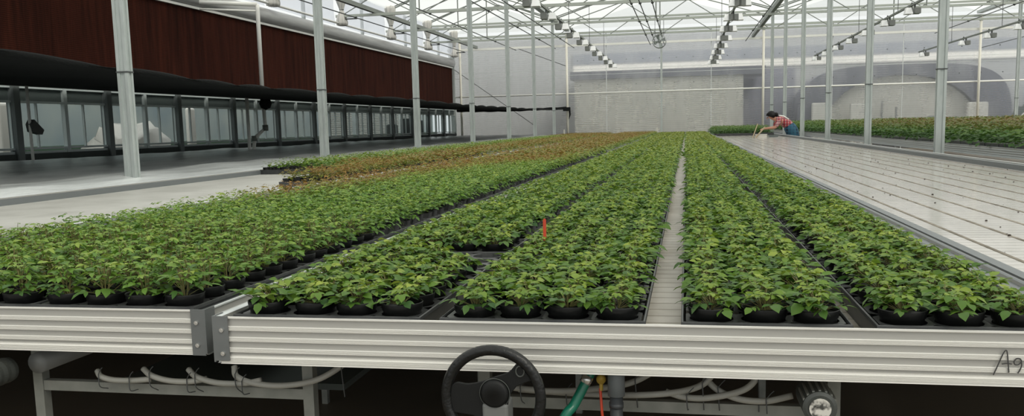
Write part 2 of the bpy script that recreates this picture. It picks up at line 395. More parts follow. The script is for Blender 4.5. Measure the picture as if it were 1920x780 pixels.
# billowing vent film between bays
def billow(y0, y1):
    m = MB(); nu, nv = 12, 10
    for i in range(nu+1):
        for j in range(nv+1):
            u, v = i/nu, j/nv
            x = XW + 0.02 + 0.22*math.sin(PI*u)**0.5*math.sin(PI*v) + 0.02*math.sin(9*u+4*v)
            m.v.append((x, y0+(y1-y0)*u, 3.84+0.98*v))
    for i in range(nu):
        for j in range(nv):
            a = i*(nv+1)+j; m.f.append((a, a+nv+1, a+nv+2, a+1))
    return m
names = ['beside the end wall', 'second from the end wall', 'third from the end wall', 'fourth from the end wall', 'fifth from the end wall', 'sixth from the end wall', 'seventh from the end wall', 'eighth from the end wall','ninth from the end wall']
for i in range(5):
    y1 = YG - i*BAY - 0.15; y0 = y1-BAY+0.3
    o = billow(y0, y1).build('vent_film', M['vent_film'], None, True)
    tag(o, 'billowing milky plastic film over the side vent, ' + names[i], 'plastic film', 'vent films above the gutter')
    MB().box(XW-0.06, XW+0.0, (y0+y1)/2-0.05, (y0+y1)/2+0.05, 3.8, 4.9).build('vent_upright', M['galv'], o)
# tied film bags at each truss foot
for i in range(5):
    y = YG - i*BAY - (0.42 if i == 0 else 0.0)
    t = thing('tied_film_bag', 'bunched pale film tied up above the gutter, ' + ('in the corner of the end wall' if i == 0 else ['', 'first', 'second', 'third', 'fourth'][i] + ' one away from the corner'), 'film bag', (XW+0.16, y, 3.83), 'tied film bags above the gutter')
    m = MB(); n = 18
    prof = [(0.05,0.0),(0.115,0.015),(0.125,0.08),(0.105,0.20),(0.07,0.32),(0.038,0.40),(0.06,0.46),(0.10,0.60),(0.13,0.78),(0.14,0.92),(0.13,1.0)]; n = 30
    m.lathe(prof, (0,0,0), n)
    m.v = [(x*(1+0.22*math.sin(7*math.atan2(y_, x)+z*2)), 1.35*y_*(1+0.22*math.sin(7*math.atan2(y_, x)+z*2)), z) for x, y_, z in m.v]
    bo = m.build('bag', M['bag'], None, True); bo.parent = t
    k_ = MB().tube([(0.055*math.cos(a), 0.055*math.sin(a), 0.42) for a in np.linspace(0, 2*PI, 13)], 0.010, 6).build('tie', M['dark_wire']); k_.parent = t
    k_ = MB().box(0.05, 0.42, -0.02, 0.02, 0.16, 0.19).build('bracket', M['dark_wire']); k_.parent = t

# shade cloth slung over the side bay
def shade():
    m = MB()
    ys = list(np.arange(2.0, YG-0.35, 0.16)); nv = 18
    KY = [0, 5.4, 6.1, 6.87, 8.5, 10.9, 12.4, 14.9, 17.8, 19.3, 23.4, 27.5, 31, 34.6]
    KZ = [1.80, 1.738, 1.697, 1.682, 1.629, 1.616, 1.614, 1.630, 1.609, 1.606, 1.627, 1.646, 1.68, 1.76]
    for y in ys:
        zn = float(np.interp(y, KY, KZ)); zf = 1.822
        ph = (y % 1.37)/1.37
        sc = abs(math.sin(PI*ph))**0.6
        for j in range(nv+1):
            v = j/nv
            x = -4.6 + (-8.88+4.6)*v
            z = zn - 0.022*(1-v)**3 + (zf-zn)*v - 0.03*math.sin(PI*v) + 0.010*math.sin(y*3.1+v*9)*math.sin(PI*v)
            m.v.append((x, y, z))
    for i in range(len(ys)-1):
        for j in range(nv):
            a = i*(nv+1)+j; m.f.append((a, a+1, a+nv+2, a+nv+1))
    return m, ys, KY, KZ
m, ys, KY, KZ = shade()
sh = m.build('shade_cloth', M['cloth'], None, True)
tag(sh, 'black shade cloth slung flat under wires over the side bay', 'shade cloth')
sm = sh.modifiers.new('s', 'SOLIDIFY'); sm.thickness = 0.006
bt = MB(); pts = []; rr = []
y = 2.0; seg = 0; rnd = random.Random(3)
while y < YG-0.2:
    L = rnd.uniform(0.8, 1.6)
    for k in range(8):
        yy = y + L*k/8; zn = float(np.interp(yy, KY, KZ)); s_ = math.sin(PI*k/8)
        pts.append((-4.62, yy, zn - 0.024 + 0.010*s_)); rr.append(0.006+0.020*s_**0.6)
    y += L
bt.tube(pts, rr, 8); bt.build('bunched_edge', M['cloth'], sh, True)
# rolled end hanging along the end wall to the post
e = MB(); pts = []; rr = []
for k in range(25):
    u = k/24; pts.append((-8.8+4.3*u, YG-0.42, 1.80-0.02*math.sin(PI*u)*2-0.02*u)); rr.append(0.075*(1-0.45*u)+0.012*math.sin(k*1.9))
e.tube(pts, rr, 8); e.build('rolled_end', M['cloth'], sh, True)
e = MB(); e.box(-4.62, -4.36, YG-0.48, YG-0.28, 1.66, 1.80); e.tube([(-4.4, YG-0.3, 1.7), (-4.38, YG-0.3, 1.52), (-4.42, YG-0.3, 1.35)], [0.04,0.03,0.01], 6); e.build('corner_knot', M['cloth'], sh)
e = MB(); e.tube([(-8.86, 2, 1.835), (-8.86, YG-0.3, 1.835)], 0.02, 6); e.build('edge_pipe', M['white_pipe'], sh, True)

# grey film over the side bay benches
m = MB(); rnd = random.Random(5)
nx, ny = 26, 110
for i in range(nx+1):
    for j in range(ny+1):
        u, v = i/nx, j/ny; x = -4.20-4.67*u; y = 2.0+(YG-2.4)*v
        z = 0.760 + 0.045*u + 0.02*abs(math.sin(x*2.9+0.6*math.sin(y*0.7)))*min(u*6, 1) + 0.012*math.sin(x*5.1+math.sin(y*0.9)*1.3) + 0.010*math.sin(x*13+y*1.7) + 0.006*math.sin(y*4.1+x*3)
        if i == 0: x, z = -4.209, 0.69
        m.v.append((x, y, z))
for i in range(nx):
    for j in range(ny):
        a = i*(ny+1)+j; m.f.append((a, a+ny+1, a+ny+2, a+1))
o = m.build('plastic_sheet', M['film_sheet'], None, True); tag(o, 'wrinkled grey plastic sheet covering the whole side bay below the windows', 'plastic sheet')
s_ = MB(); s_.box(-8.8, -4.28, 2.05, YG-0.45, 0.60, 0.70); s_.build('support_deck', M['low_wall'], o)
for yy in (3, 9, 15, 21, 27, 33):
    for xx in (-4.8, -8.6): MB().box(xx-0.03, xx+0.03, yy-0.03, yy+0.03, 0, 0.6).build('leg', M['frame_steel'], o)

# ------------------------------------------------------------------ steel columns
def square_post(name, w_, d_, h):
    m = MB()
    # C-channel look: box with a shallow recessed slot on each broad face
    a, b = w_/2, d_/2; s = 0.010; q = w_*0.22
    poly = [(-a,-b),(-q,-b),(-q,-b+s),(q,-b+s),(q,-b),(a,-b),(a,-b*0.4),(a-s,-b*0.4),(a-s,b*0.4),(a,b*0.4),(a,b),(q,b),(q,b-s),(-q,b-s),(-q,b),(-a,b),(-a,b*0.4),(-a+s,b*0.4),(-a+s,-b*0.4),(-a,-b*0.4)]
    m.prism(poly, 'z', 0, h)
    return m
pm = square_post('post', 0.095, 0.075, 4.68).build('steel_column', M['galv']); fixnormals(pm)
bp_ = MB().box(-0.09, 0.09, -0.09, 0.09, 0, 0.012).build('base_plate', M['galv'], pm)
tie = MB().box(-0.052, 0.052, -0.042, 0.042, 1.62, 1.632).build('wire_tie', M['dark_wire'], pm)
rowname = {XL: 'in the row beside the black shade cloth', XR: 'in the row beside the empty white bench', XRR: 'in the row beyond the tall bushy plants'}
first = True
ORDP = ['', 'first', 'second', 'third', 'fourth', 'fifth', 'sixth', 'seventh', 'eighth']
for X, r in ((XL, range(0, 7)), (XR, range(0, 7)), (XRR, range(3, 7))):
    for i in r:
        o = pm if first else copy_tree(pm)
        first = False
        o.location = (X, Y0+i*BAY, 0)
        tag(o, 'grey steel column, %s from the end wall %s' % (ORDP[7-i], rowname[X]), 'column', 'steel columns')
# white round pipes standing against the end wall
first = None
for X, txt in ((-8.68, 'in the corner past the brown cooling pad'), (-4.49, 'where the black shade cloth is tied'), (2.76, 'rising behind the crouching person'), (10.09, 'rising behind the tall bushy plants')):
    if first is None:
        m = MB(); m.lathe([(0.045, 0), (0.045, 4.54)], (0,0,0), 14); first = m.build('wall_post', M['cream_pipe'], None, True)
        MB().box(-0.06, 0.06, -0.06, 0.06, 0, 0.015).build('foot', M['galv'], first)
        MB().box(-0.055, 0.055, -0.05, 0.05, 4.40, 4.5).build('clamp', M['galv'], first); o = first
    else: o = copy_tree(first)
    o.location = (X, YG-0.18, 0); tag(o, 'round cream pipe post at the end wall, ' + txt, 'post', 'cream end wall posts')

# ------------------------------------------------------------------ roof trusses
def make_truss():
    t = bpy.data.objects.new('roof_truss', None); C.objects.link(t)
    x0, x1 = XW, 17.4
    def part(n, m_, mt, sm=False):
        o = m_.build(n, mt, None, sm); o.parent = t; return o
    part('bottom_chord', MB().box(x0, x1, -0.035, 0.035, 4.05, 4.115), M['truss'])
    part('top_chord', MB().box(x0, x1, -0.035, 0.035, 4.60, 4.66), M['truss'])
    wb = MB()
    for a, b in zip(ROWS[:-1], ROWS[1:]):
        n = 4 if b-a > 5 else 2; st = (b-a)/n
        for k in range(n):
            c = a+st*(k+0.5)
            wb.tube([(c-st*0.42, 0, 4.11), (c, 0, 4.60)], 0.013, 5); wb.tube([(c, 0, 4.60), (c+st*0.42, 0, 4.11)], 0.013, 5)
        wb.tube([((a+b)/2, 0, 4.11), ((a+b)/2, 0, 4.6)], 0.018, 5)
    part('web', wb, M['web'])
    kp = MB()
    for a, b in zip(ROWS[:-1], ROWS[1:]):
        mid = (a+b)/2; rise = 1.1 if b-a > 5 else 0.8
        kp.tube([(mid, 0, 4.6), (mid, 0, 4.7+rise)], 0.02, 5)
        kp.tube([(a, 0, 4.66), (mid, 0, 4.72+rise)], 0.022, 5); kp.tube([(mid, 0, 4.72+rise), (b, 0, 4.66)], 0.022, 5)
    part('rafter', kp, M['web'])
    return t
tr = make_truss()
for k, i in enumerate((6, 5, 4, 3, 2, 1, 0)):
    o = tr if k == 0 else copy_tree(tr)
    o.location = (0, Y0+i*BAY, 0)
    tag(o, 'grey lattice roof truss spanning the house, %s out from the end wall' % ORDP[7-i], 'roof truss', 'roof trusses')

# wires and screens running along the house under the trusses
for X, txt in ((-8.46, 'above the cooling pad'), (-6.45, 'over the middle of the side bay'), (-4.92, 'just outside the columns by the shade cloth'), (-4.2, 'just inside the columns by the shade cloth'), (-1.33, 'a little way before the fan'), (-1.12, 'close beside the fan'), (-0.82, 'directly over the fan'), (2.12, 'beside the columns of the empty bench'), (8.6, 'out over the tall bushy plants')):
    m = MB().tube([(X, 3, 4.03), (X, YG-0.15, 4.03)], 0.014, 5)
    o = m.build('support_wire', M['dark_wire']); tag(o, 'dark wire running lengthwise under the trusses, ' + txt, 'wire', 'wires under the trusses')
    for i in range(3, 7):
        MB().lathe([(0.0,-0.04),(0.035,-0.02),(0.035,0.03),(0.0,0.05)], (X, Y0+i*BAY, 4.04), 8, 'z').build('clip', M['dark_wire'], o)
for X, txt in ((2.38, 'beside the columns of the empty bench'), (-8.0, 'near the cooling pad')):
    m = MB().box(X-0.05, X+0.05, 3, YG-0.2, 4.14, 4.24)
    o = m.build('folded_screen', M['web']); tag(o, 'dark folded screen running lengthwise under the roof, ' + txt, 'screen', 'folded screens')

# ------------------------------------------------------------------ grow lamps
def make_lamp(side):
    t = bpy.data.objects.new('grow_lamp', None); C.objects.link(t)
    def part(n, m_, mt, sm=False, par=None):
        o = m_.build(n, mt, None, sm); o.parent = par or t; return o
    part('ballast', MB().box(-0.03*side-0.045, -0.03*side+0.045, -0.08, 0.08, -0.14, -0.05), M['lamp_body'])
    s = side
    rm = MB(); pr = [(0.035, 0.07), (0.05, 0.06), (0.12, -0.09), (0.125, -0.10)]
    n = len(rm.v)
    c = (0.095*s, 0, -0.10)
    for h, q in ((0.035, 0.05), (0.055, -0.045)):
        for (a, b) in ((-1,-1), (1,-1), (1,1), (-1,1)): rm.v.append((c[0]+a*h, c[1]+b*h*1.3, c[2]+q))
    rm.f += [(3,2,1,0), (0,1,5,4), (1,2,6,5), (2,3,7,6), (3,0,4,7)]
    ro = part('reflector', rm, M['reflector']); ro.modifiers.new('s', 'SOLIDIFY').thickness = 0.004
    part('bulb', MB().lathe([(0.0,-0.04),(0.014,-0.03),(0.018,0.0),(0.012,0.03),(0.0,0.04)], (c[0], 0, c[2]), 8, 'z'), M['reflector'], True)
    cb = MB().tube(curve_pts([(-0.05*s, 0.09, -0.08), (-0.05*s, 0.22, -0.11), (-0.02*s, 0.26, -0.02), (0, 0.2, 0.05), (0, 0.1, 0.02)], 5), 0.009, 5)
    part('cable', cb, M['dark_wire'], True)
    part('hanger', MB().box(-0.012, 0.012, -0.012, 0.012, -0.06, 0.02), M['dark_wire'])
    return t
LR = make_lamp(1); LL = make_lamp(-1); used = {1: False, -1: False}
rows = [(-2.37, 1.72, (1,), 'in the row over the narrow seedling bench nearest the shade cloth side', 12), (0.83, 2.05, (1, -1), 'in the double row over the white gap', 9), (3.97, 2.0, (-1,), 'in the row over the tall bushy plants', 9), (7.07, 2.0, (-1,), 'in the outermost row', 9)]
short = ['over the left-hand seedlings', 'over the white bench', 'just past the columns', 'farthest from the pad']
for ri, (X, pitch, sides, txt, cnt) in enumerate(rows):
    zr = 3.09
    rowtxt = ['row between pad and fan', 'double row past the fan', 'row along the edge of the tall plants', 'row out beyond the tall plants'][ri]
    r = MB().box(X-0.018, X+0.018, 8, 30.1, zr, zr+0.035).build('lamp_rail', M['web'])
    tag(r, 'thin dark rail carrying grow lamps, ' + rowtxt, 'rail', 'lamp rails')
    for i in range(1, 6):
        MB().tube([(X, Y0+i*BAY, zr), (X, Y0+i*BAY, 4.06)], 0.007, 4).build('hanger_wire', M['dark_wire'], r)
    for k in range(cnt):
        y = 29.3 - pitch*k
        for s in sides:
            src = LR if s == 1 else LL
            o = src if not used[s] else copy_tree(src); used[s] = True
            o.location = (X, y, zr); o.scale = (1.15, 1.15, 1.15)
            if len(sides) == 2:
                extra = ', shade toward the fan' if s == -1 else ', shade facing away'
            else: extra = ''
            tag(o, 'grow lamp, %s from the end wall, %s%s' % (ORD[k], rowtxt, extra), 'lamp', 'grow lamps')

# ------------------------------------------------------------------ fan
t = thing('circulation_fan', 'round grey circulation fan hanging under the roof near the end wall', 'fan', (-0.88, 30.3, 3.78))
def cpart(n, m_, mt, sm=False, par=t):
    o = m_.build(n, mt, None, sm); o.parent = par; return o
def ring(r, n=32): return [(r*math.cos(a), 0, r*math.sin(a)) for a in np.linspace(0, 2*PI, n+1)]
cpart('housing', MB().lathe([(0.205,-0.09),(0.225,-0.09),(0.225,0.09),(0.205,0.09),(0.205,-0.09)], n=32, ax='y', cap=False), M['web'], True)
gd = MB()
for r in (0.21, 0.14, 0.07): gd.tube([(x, -0.1, z) for x, _, z in ring(r)], 0.005, 5)
for a in range(8): gd.tube([(0, -0.1, 0), (0.21*math.cos(a*PI/4), -0.1, 0.21*math.sin(a*PI/4))], 0.004, 4)
cpart('guard', gd, M['galv'])
mo = cpart('motor', MB().lathe([(0.0,-0.08),(0.05,-0.07),(0.055,0.08),(0.0,0.09)], n=16, ax='y'), M['web'], True)
for a in range(4):
    b = MB(); an = a*PI/2+0.3; 
    ca, sa = math.cos(an), math.sin(an)
    pts2 = [(0.04,-0.03,-0.02),(0.19,-0.06,-0.02),(0.19,0.06,0.03),(0.04,0.03,0.03)]
    for dy in (0, 0.004): 
        for (r, w_, yy) in pts2: b.v.append((r*ca-w_*sa, yy+dy, r*sa+w_*ca))
    b.f = [(0,1,2,3),(7,6,5,4),(0,4,5,1),(1,5,6,2),(2,6,7,3),(3,7,4,0)]
    cpart('blade', b, M['galv'])
hg = MB()
for dx in (-0.14, 0.14): hg.tube([(dx, 0, 0.16), (dx, 0, 0.84)], 0.008, 5)
hg.box(-0.2, 0.2, -0.01, 0.01, 0.26, 0.28)
cpart('hanger', hg, M['dark_wire'])

# ------------------------------------------------------------------ benches
RH = 0.096
def rail_profile():
    """(outward, z) from the rim down; smooth bands and finely ribbed bands"""
    p = [(0.000, 0.0), (0.006, 0.0), (0.006, -0.003), (0.003, -0.0045)]
    z = -0.0045
    def smooth(h):
        nonlocal z
        p.append((0.002, z-0.0005)); z -= h; p.append((0.002, z))
    def ribs(h, n=4):
        nonlocal z
        d = h/n
        for i in range(n):
            p.append((0.0042, z-0.0002)); p.append((0.0062, z-d*0.55)); p.append((0.0042, z-d*0.75)); z -= d
    smooth(0.0145); ribs(0.0095); smooth(0.0125); ribs(0.0095); smooth(0.0125); ribs(0.0095); smooth(0.006); p.append((0.0035, z)); smooth(0.004); ribs(0.0095)
    p.append((0.003, z)); p.append((0.003, -RH+0.0015)); p.append((0.006, -RH)); p.append((-0.0, -RH))
    p.append((-0.004, -RH+0.004)); p.append((-0.004, -0.012)); p.append((-0.004, -0.002))
    return p
PROF = rail_profile()
def bench(name, label, x0, x1, y0, y1, floor_mat, grooves=(), plates=(), z=B, shaded=()):
    t = thing(name, label, 'bench', ((x0+x1)/2, y0, 0), 'aluminium growing benches')
    def p(n, m_, mt, par=t, fix=True):
        o = m_.build(n, mt, None); o.parent = par
        o.matrix_parent_inverse = Matrix.Translation(t.location).inverted()
        if par is not t: o.matrix_parent_inverse = Matrix()
        if fix: fixnormals(o)
        return o
    def band(o):
        # darker grey goes on the long flat faces between the ribbed ones
        o.data.materials.append(M['alu_band'])
        for q in o.data.polygons:
            if len(q.vertices) == 4:
                zs_ = [o.data.vertices[v].co.z for v in q.vertices]
                if 0.0035 < max(zs_)-min(zs_) < 0.016: q.material_index = 1
        return o
    m = MB(); m.prism([(y0-a, z+b) for a, b in PROF], 'x', x0+0.004, x1-0.004); fr = band(p('front_rail', m, M['alu']))
    m = MB(); m.prism([(y1+a, z+b) for a, b in PROF], 'x', x0+0.004, x1-0.004); p('back_rail', m, M['alu'])
    # side rails with an inner ledge
    for s, xx, nm in ((-1, x0, 'side_rail'), (1, x1, 'side_rail')):
        m = MB(); m.prism([(xx+s*a, z+b) for a, b in PROF], 'y', y0, y1); band(p(nm, m, M['rail_in' if s in shaded else 'alu_far']))  # sides listed get the dark grey, their shade painted as colour
        a = sorted((xx - s*0.004, xx - s*0.042))
        m = MB(); m.box(a[0], a[1], y0+0.004, y1-0.004, z-0.016, z-0.010)
        c = sorted((xx - s*0.042, xx - s*0.046)); m.box(c[0], c[1], y0+0.004, y1-0.004, z-0.05, z-0.010)
        p('inner_ledge', m, M['rail_in'], fix=False)
    m = MB(); m.box(x0+0.004, x1-0.004, y0+0.004, y1-0.004, z-0.055, z-0.048); p('bench_floor', m, floor_mat, fix=False)
    if grooves:
        m = MB()
        for gx in grooves: m.box(gx-0.006, gx+0.006, y0+0.05, y1-0.05, z-0.048, z-0.0465)
        p('drain_groove', m, M['groove'], fix=False)
    for s in plates:
        a = x0 if s < 0 else x1
        xs = sorted((a - s*0.026, a + s*0.004))
        m = MB(); m.box(xs[0], xs[1], y0-0.0095, y0-0.0065, z-RH+0.001 + (0.006 if s < 0 else -0.001), z+0.002)
        xe = sorted((a + s*0.004, a + s*0.0075)); m.box(xe[0], xe[1], y0-0.0095, y0+0.03, z-RH+0.004, z+0.002)
        cp_ = p('corner_plate', m, M['plate'], fix=False)
        for zz in (-0.026, -0.074):
            m = MB(); m.lathe([(0.0045,-0.0125),(0.0045,-0.0095)], (a - s*0.013, y0, z+zz), 14, 'y'); m.lathe([(0.002,-0.0135),(0.002,-0.012)], (a - s*0.013, y0, z+zz), 8, 'y')
            r_ = m.build('rivet', M['chrome']); r_.parent = cp_
    # bench frame below
    m = MB()
    for yy in np.arange(y0+0.25, y1, 1.0): m.box(x0+0.02, x1-0.02, yy-0.015, yy+0.015, z-0.085, z-0.056)
    p('under_frame', m, M['frame_steel'], fix=False)
    return t
YF = 1.616
BE = B+0.055
bench('growing_bench', 'aluminium rolling bench with handwriting on its front rail', -0.926, 0.722, YF, 33.6, M['bfloor_dirty'], plates=(-1,), shaded=(1,))
bench('growing_bench', 'aluminium rolling bench with taller seedlings, its corner plate beside the bench with handwriting', -2.565, -0.99, 1.675, 33.6, M['bfloor_grey'], plates=(1,))
bench('growing_bench', 'rolling bench along the shade cloth, bare pale end, potted plants farther back', -4.20, -2.58, 1.70, 33.6, M['bfloor_grey'])
gr = [0.93+0.158*k for k in range(10)]
bench('growing_bench', 'empty white rolling bench with dark grooved lines in its floor', 0.745, 2.475, 1.62, 33.6, M['bfloor'], grooves=gr, shaded=(-1,))
bench('growing_bench', 'rolling bench full of tall bushy plants beyond the steel columns', 2.96, 4.62, 3.0, 33.6, M['bfloor_dirty'], z=BE)
bench('growing_bench', 'middle bench of the three hidden under bushy plants', 4.66, 6.32, 3.0, 33.6, M['bfloor_dirty'], z=BE)
bench('growing_bench', 'outermost rolling bench of bushy plants toward the outer column row', 6.36, 8.02, 3.0, 33.6, M['bfloor_dirty'], z=BE)
# joints in the long side rail of the bushy bench
# crumbs of soil on the white bench
m = MB(); rnd = random.Random(11)
for _ in range(260):
    x = rnd.uniform(0.95, 2.4); y = rnd.uniform(2.5, 16)
    if rnd.random() < 0.5: x = rnd.choice(gr)+rnd.gauss(0, 0.02)
    r = rnd.uniform(0.002, 0.007)
    m.lathe([(0.0, 0), (r, 0.001), (r*0.7, r*0.8), (0.0, r)], (x, y, B-0.048), 5)
o = m.build('soil_crumbs', M['soil']); tag(o, 'dark soil crumbs scattered over the empty white bench floor', 'soil', kind='stuff')

# handwriting on the front rail
SX = 1/1045.0
def strokes(parent, pts_px, r=0.0009):
    pass
def at_rail(px, py):
    # place along the rail plane: two known marks fix the scale (photo measurements of the rail)
    x = 0.515 + (px-1862)*(0.533-0.515)/(1885-1862)*1.0
    z = 0.673 + (702-py)*(0.718-0.673)/(702-655)
    return (x, YF-0.0072, z+0.0)
ink = MB()
def px6(a, b): return (1640+a/3.25, 540+b/3.25)
for st in ([(715,522),(730,490),(752,440),(775,390),(792,374),(800,395),(808,450),(815,505)], [(768,456),(800,452),(832,455)],
           [(892,440),(875,456),(852,456),(846,438),(862,422),(882,422),(896,436)], [(893,436),(896,462),(886,490),(874,508)]):
    pp = [at_rail(*px6(a, b)) for a, b in st]
    ink.tube(curve_pts(pp, 5), 0.0011, 5)
o = ink.build('handwriting', M['ink']); fr = [x for x in bpy.data.objects if x.name.startswith('front_rail')][0]
o.parent = fr; o.matrix_parent_inverse = Matrix.Translation(fr.parent.location).inverted()
bpy.context.view_layer.update()
o.matrix_parent_inverse = fr.matrix_world.inverted(); o['label'] = 'handwritten marks Ag in dark ink'

# ------------------------------------------------------------------ below the benches
def stand(name, label, x0, x1, y, xs, zt=0.652, bar=True):
    t = thing(name, label, 'stand', (x0, y, 0), 'steel stands under the benches')
    def p(n, m_, mt): 
        o = m_.build(n, mt); o.parent = t; o.matrix_parent_inverse = Matrix.Translation(t.location).inverted(); return o
    for x in xs:
        for yy in (y, y+1.6): p('leg', MB().box(x-0.012, x+0.012, yy-0.012, yy+0.012, 0, zt), M['frame_steel'])
    p('cross_bar', MB().box(x0, x1, y-0.0095, y+0.0095, 0.539, 0.562), M['frame_steel'])
    p('cross_bar', MB().box(x0, x1, y+1.59, y+1.61, 0.553, 0.573), M['frame_steel'])
    return t
stand('bench_stand', 'grey steel stand with hoses tied along it under the bench of taller seedlings', -1.4615, -0.80, 1.76, (-1.4615, -0.80))
stand('bench_stand', 'grey steel stand behind the steering wheel under the bench with handwriting', -0.41, 0.278, 1.76, (-0.41, 0.278))
# roller pipes
for x, txt in ((-1.436, 'white painted lengthwise pipe under the bench of taller seedlings, on the stand leg'), (0.245, 'lengthwise pipe ending behind a round cap with torn white paper')):
    m = MB().tube([(x, 1.72 if x < 0 else 1.78, 0.611), (x, 5.0, 0.611)], 0.024, 16)
    o = m.build('roller_pipe', M['column_grey' if x < 0 else 'frame_steel'], None, True); tag(o, txt, 'pipe', 'roller pipes'); o_pipe = o
m = MB(); prof = []
for i in range(13): prof.append((0.028 + (0.0015 if i % 2 else 0), 1.58+0.011*i))
m.lathe([(0.0, 1.575), (0.022, 1.575)] + prof + [(0.02, 1.72)], (-1.506, 0, 0.597), 28, 'y')
o = m.build('ribbed_tube', M['ribbed_black']); tag(o, 'dark ribbed round tube end poking out under the bench corner', 'tube')
m = MB(); m.lathe([(0.0, 1.625), (0.024, 1.622), (0.030, 1.625), (0.031, 1.72)], (0.235, 0, 0.600), 28, 'y')
o = m.build('end_cap', M['ribbed_black'], o_pipe)
m = MB(); m.lathe([(0.0, 1.619), (0.019, 1.619), (0.019, 1.6215)], (0.235, 0, 0.600), 20, 'y'); m.build('paper_label', M['paper'], o)
for k in range(7):
    a = PI*0.15 + k*PI*0.7/6
    MB().box(0.235+0.030*math.cos(a)-0.002, 0.235+0.030*math.cos(a)+0.002, 1.63, 1.70, 0.600+0.030*math.sin(a)-0.002, 0.600+0.030*math.sin(a)+0.002).build('rib', M['frame_steel'], o)
# dark crates/panels hanging low behind
loops = [
 ([(-1.300,1.74,0.592),(-1.285,1.73,0.582),(-1.255,1.73,0.575),(-1.21,1.73,0.575),(-1.165,1.735,0.578)], 'first from the corner leg'),
 ([(-1.185,1.74,0.600),(-1.16,1.73,0.588),(-1.12,1.73,0.578),(-1.07,1.73,0.577),(-1.03,1.735,0.583)], 'second from the corner leg'),
 ([(-1.075,1.74,0.602),(-1.05,1.73,0.588),(-1.0,1.73,0.576),(-0.94,1.73,0.577),(-0.90,1.735,0.584)], 'third from the corner leg'),
 ([(-0.965,1.74,0.612),(-0.955,1.73,0.592),(-0.915,1.73,0.578),(-0.85,1.73,0.575),(-0.775,1.735,0.588),(-0.72,1.75,0.618),(-0.70,1.76,0.64)], 'curving up past the second leg'),
 ([(-0.40,1.735,0.592),(-0.33,1.73,0.586),(-0.25,1.73,0.583),(-0.16,1.735,0.592),(-0.10,1.74,0.606),(-0.04,1.75,0.640)], 'passing behind the green hose'),
 ([(-0.34,1.76,0.575),(-0.24,1.75,0.574),(-0.12,1.735,0.578),(-0.03,1.73,0.587),(0.03,1.735,0.604),(0.06,1.74,0.64)], 'lying lowest behind the grey pipe'),
 ([(-0.04,1.735,0.588),(0.0,1.73,0.579),(0.05,1.73,0.581),(0.11,1.735,0.597),(0.135,1.74,0.625),(0.13,1.75,0.65)], 'hooking up near the roller cap'),
 ([(0.035,1.75,0.615),(0.06,1.745,0.592),(0.10,1.735,0.578),(0.15,1.73,0.577),(0.20,1.735,0.588)], 'ending beside the roller cap')]
for pts, txt in loops:
    o = MB().tube(curve_pts(pts, 7), 0.0065, 10).build('irrigation_hose', M['hose_grey'], None, True)
    tag(o, 'pale grey sagging hose tied to the stand bar, ' + txt, 'hose', 'hoses under the benches')
    for q in (1, -2):
        x, y, z = pts[q]
        MB().tube(curve_pts([(x, y-0.008, z+0.008), (x+0.002, y-0.009, z-0.02), (x+0.004, 1.746, 0.55)], 4), 0.0012, 5).build('cable_tie', M['dark_wire'], o)
        MB().tube(curve_pts([(x, y-0.008, z+0.006), (x+0.008, y-0.012, z+0.018), (x+0.014, y-0.012, z+0.024)], 4), 0.0010, 5).build('tie_tail', M['dark_wire'], o)
# dark flood-tank panels seen below
o = MB().box(-1.38, -0.80, 1.95, 4.5, 0.50, 0.515).build('lower_shelf', M['low_wall']); tag(o, 'dark flat shelf on the stand under the bench of taller seedlings', 'shelf')

# plumbing next to the wheel
o = thing('drain_pipe', 'upright grey drain pipe beside the green hose under the front rail', 'pipe', (-0.133, 1.68, 0))
def dp(n, m_, mt, sm=True):
    q = m_.build(n, mt, None, sm); q.parent = o; return q
dp('sleeve', MB().lathe([(0.0165,0.594),(0.0165,0.66)], n=20), M['grey_pvc'])
dp('lower_pipe', MB().lathe([(0.0125,0.0),(0.0125,0.596)], n=20), M['dark_pvc'])
dp('collar', MB().lathe([(0.014,0.570),(0.014,0.580)], n=20), M['dark_pvc'])
g_ = thing('green_hose', 'green garden hose slanting down from a bright steel clamp', 'hose', (-0.19, 1.66, 0))
pts = curve_pts([(0.012,0.03,0.645),(0.0,0.02,0.622),(-0.022,0.0,0.580),(-0.048,-0.02,0.54),(-0.12,-0.03,0.35),(-0.2,0.0,0.10),(-0.28,0.1,0.012),(-0.6,0.3,0.012)], 8)
q = MB().tube(pts, 0.0098, 14).build('hose', M['hose_green'], None, True); q.parent = g_
q = MB().tube([(0.004,0.022,0.630),(-0.004,0.018,0.617)], 0.0112, 16).build('clamp', M['chrome'], None, True); q.parent = g_
q = MB().tube([(0.02,0.035,0.668),(0.003,0.022,0.628)], 0.0075, 12).build('spout', M['grey_pvc'], None, True); q.parent = g_
o = MB().tube(curve_pts([(-0.165,1.69,0.604),(-0.163,1.685,0.585),(-0.161,1.68,0.56),(-0.155,1.68,0.50),(-0.15,1.69,0.40)], 6), [0.0028]*25, 8).build('orange_strap', M['orange']); tag(o, 'thin orange strap hanging next to the upright grey drain pipe', 'strap')
o = MB().lathe([(0.0,-0.006),(0.009,-0.004),(0.010,0.004),(0.0,0.006)], (-0.163, 1.69, 0.622), 14, 'y').build('valve_knob', M['yellow'], None, True); tag(o, 'yellow round valve knob tucked beside the drain pipe', 'knob')
MB().tube([(-0.163,1.69,0.617),(-0.163,1.69,0.60)], 0.004, 8).build('stem', M['yellow'], o)

# steering wheel
wc = Vector((-0.342, 1.525, 0.631))
t = thing('steering_wheel', 'black steering wheel mounted in front of the bench rail', 'steering wheel', wc)
def wp(n, m_, mt, sm=False, par=None):
    q = m_.build(n, mt, None, sm); q.parent = par or t; return q
wp('rim', MB().tube([(0.0868*math.cos(a), 0, 0.0868*math.sin(a)) for a in np.linspace(0, 2*PI, 65)], 0.0098, 14, cap=False), M['wheel'], True)
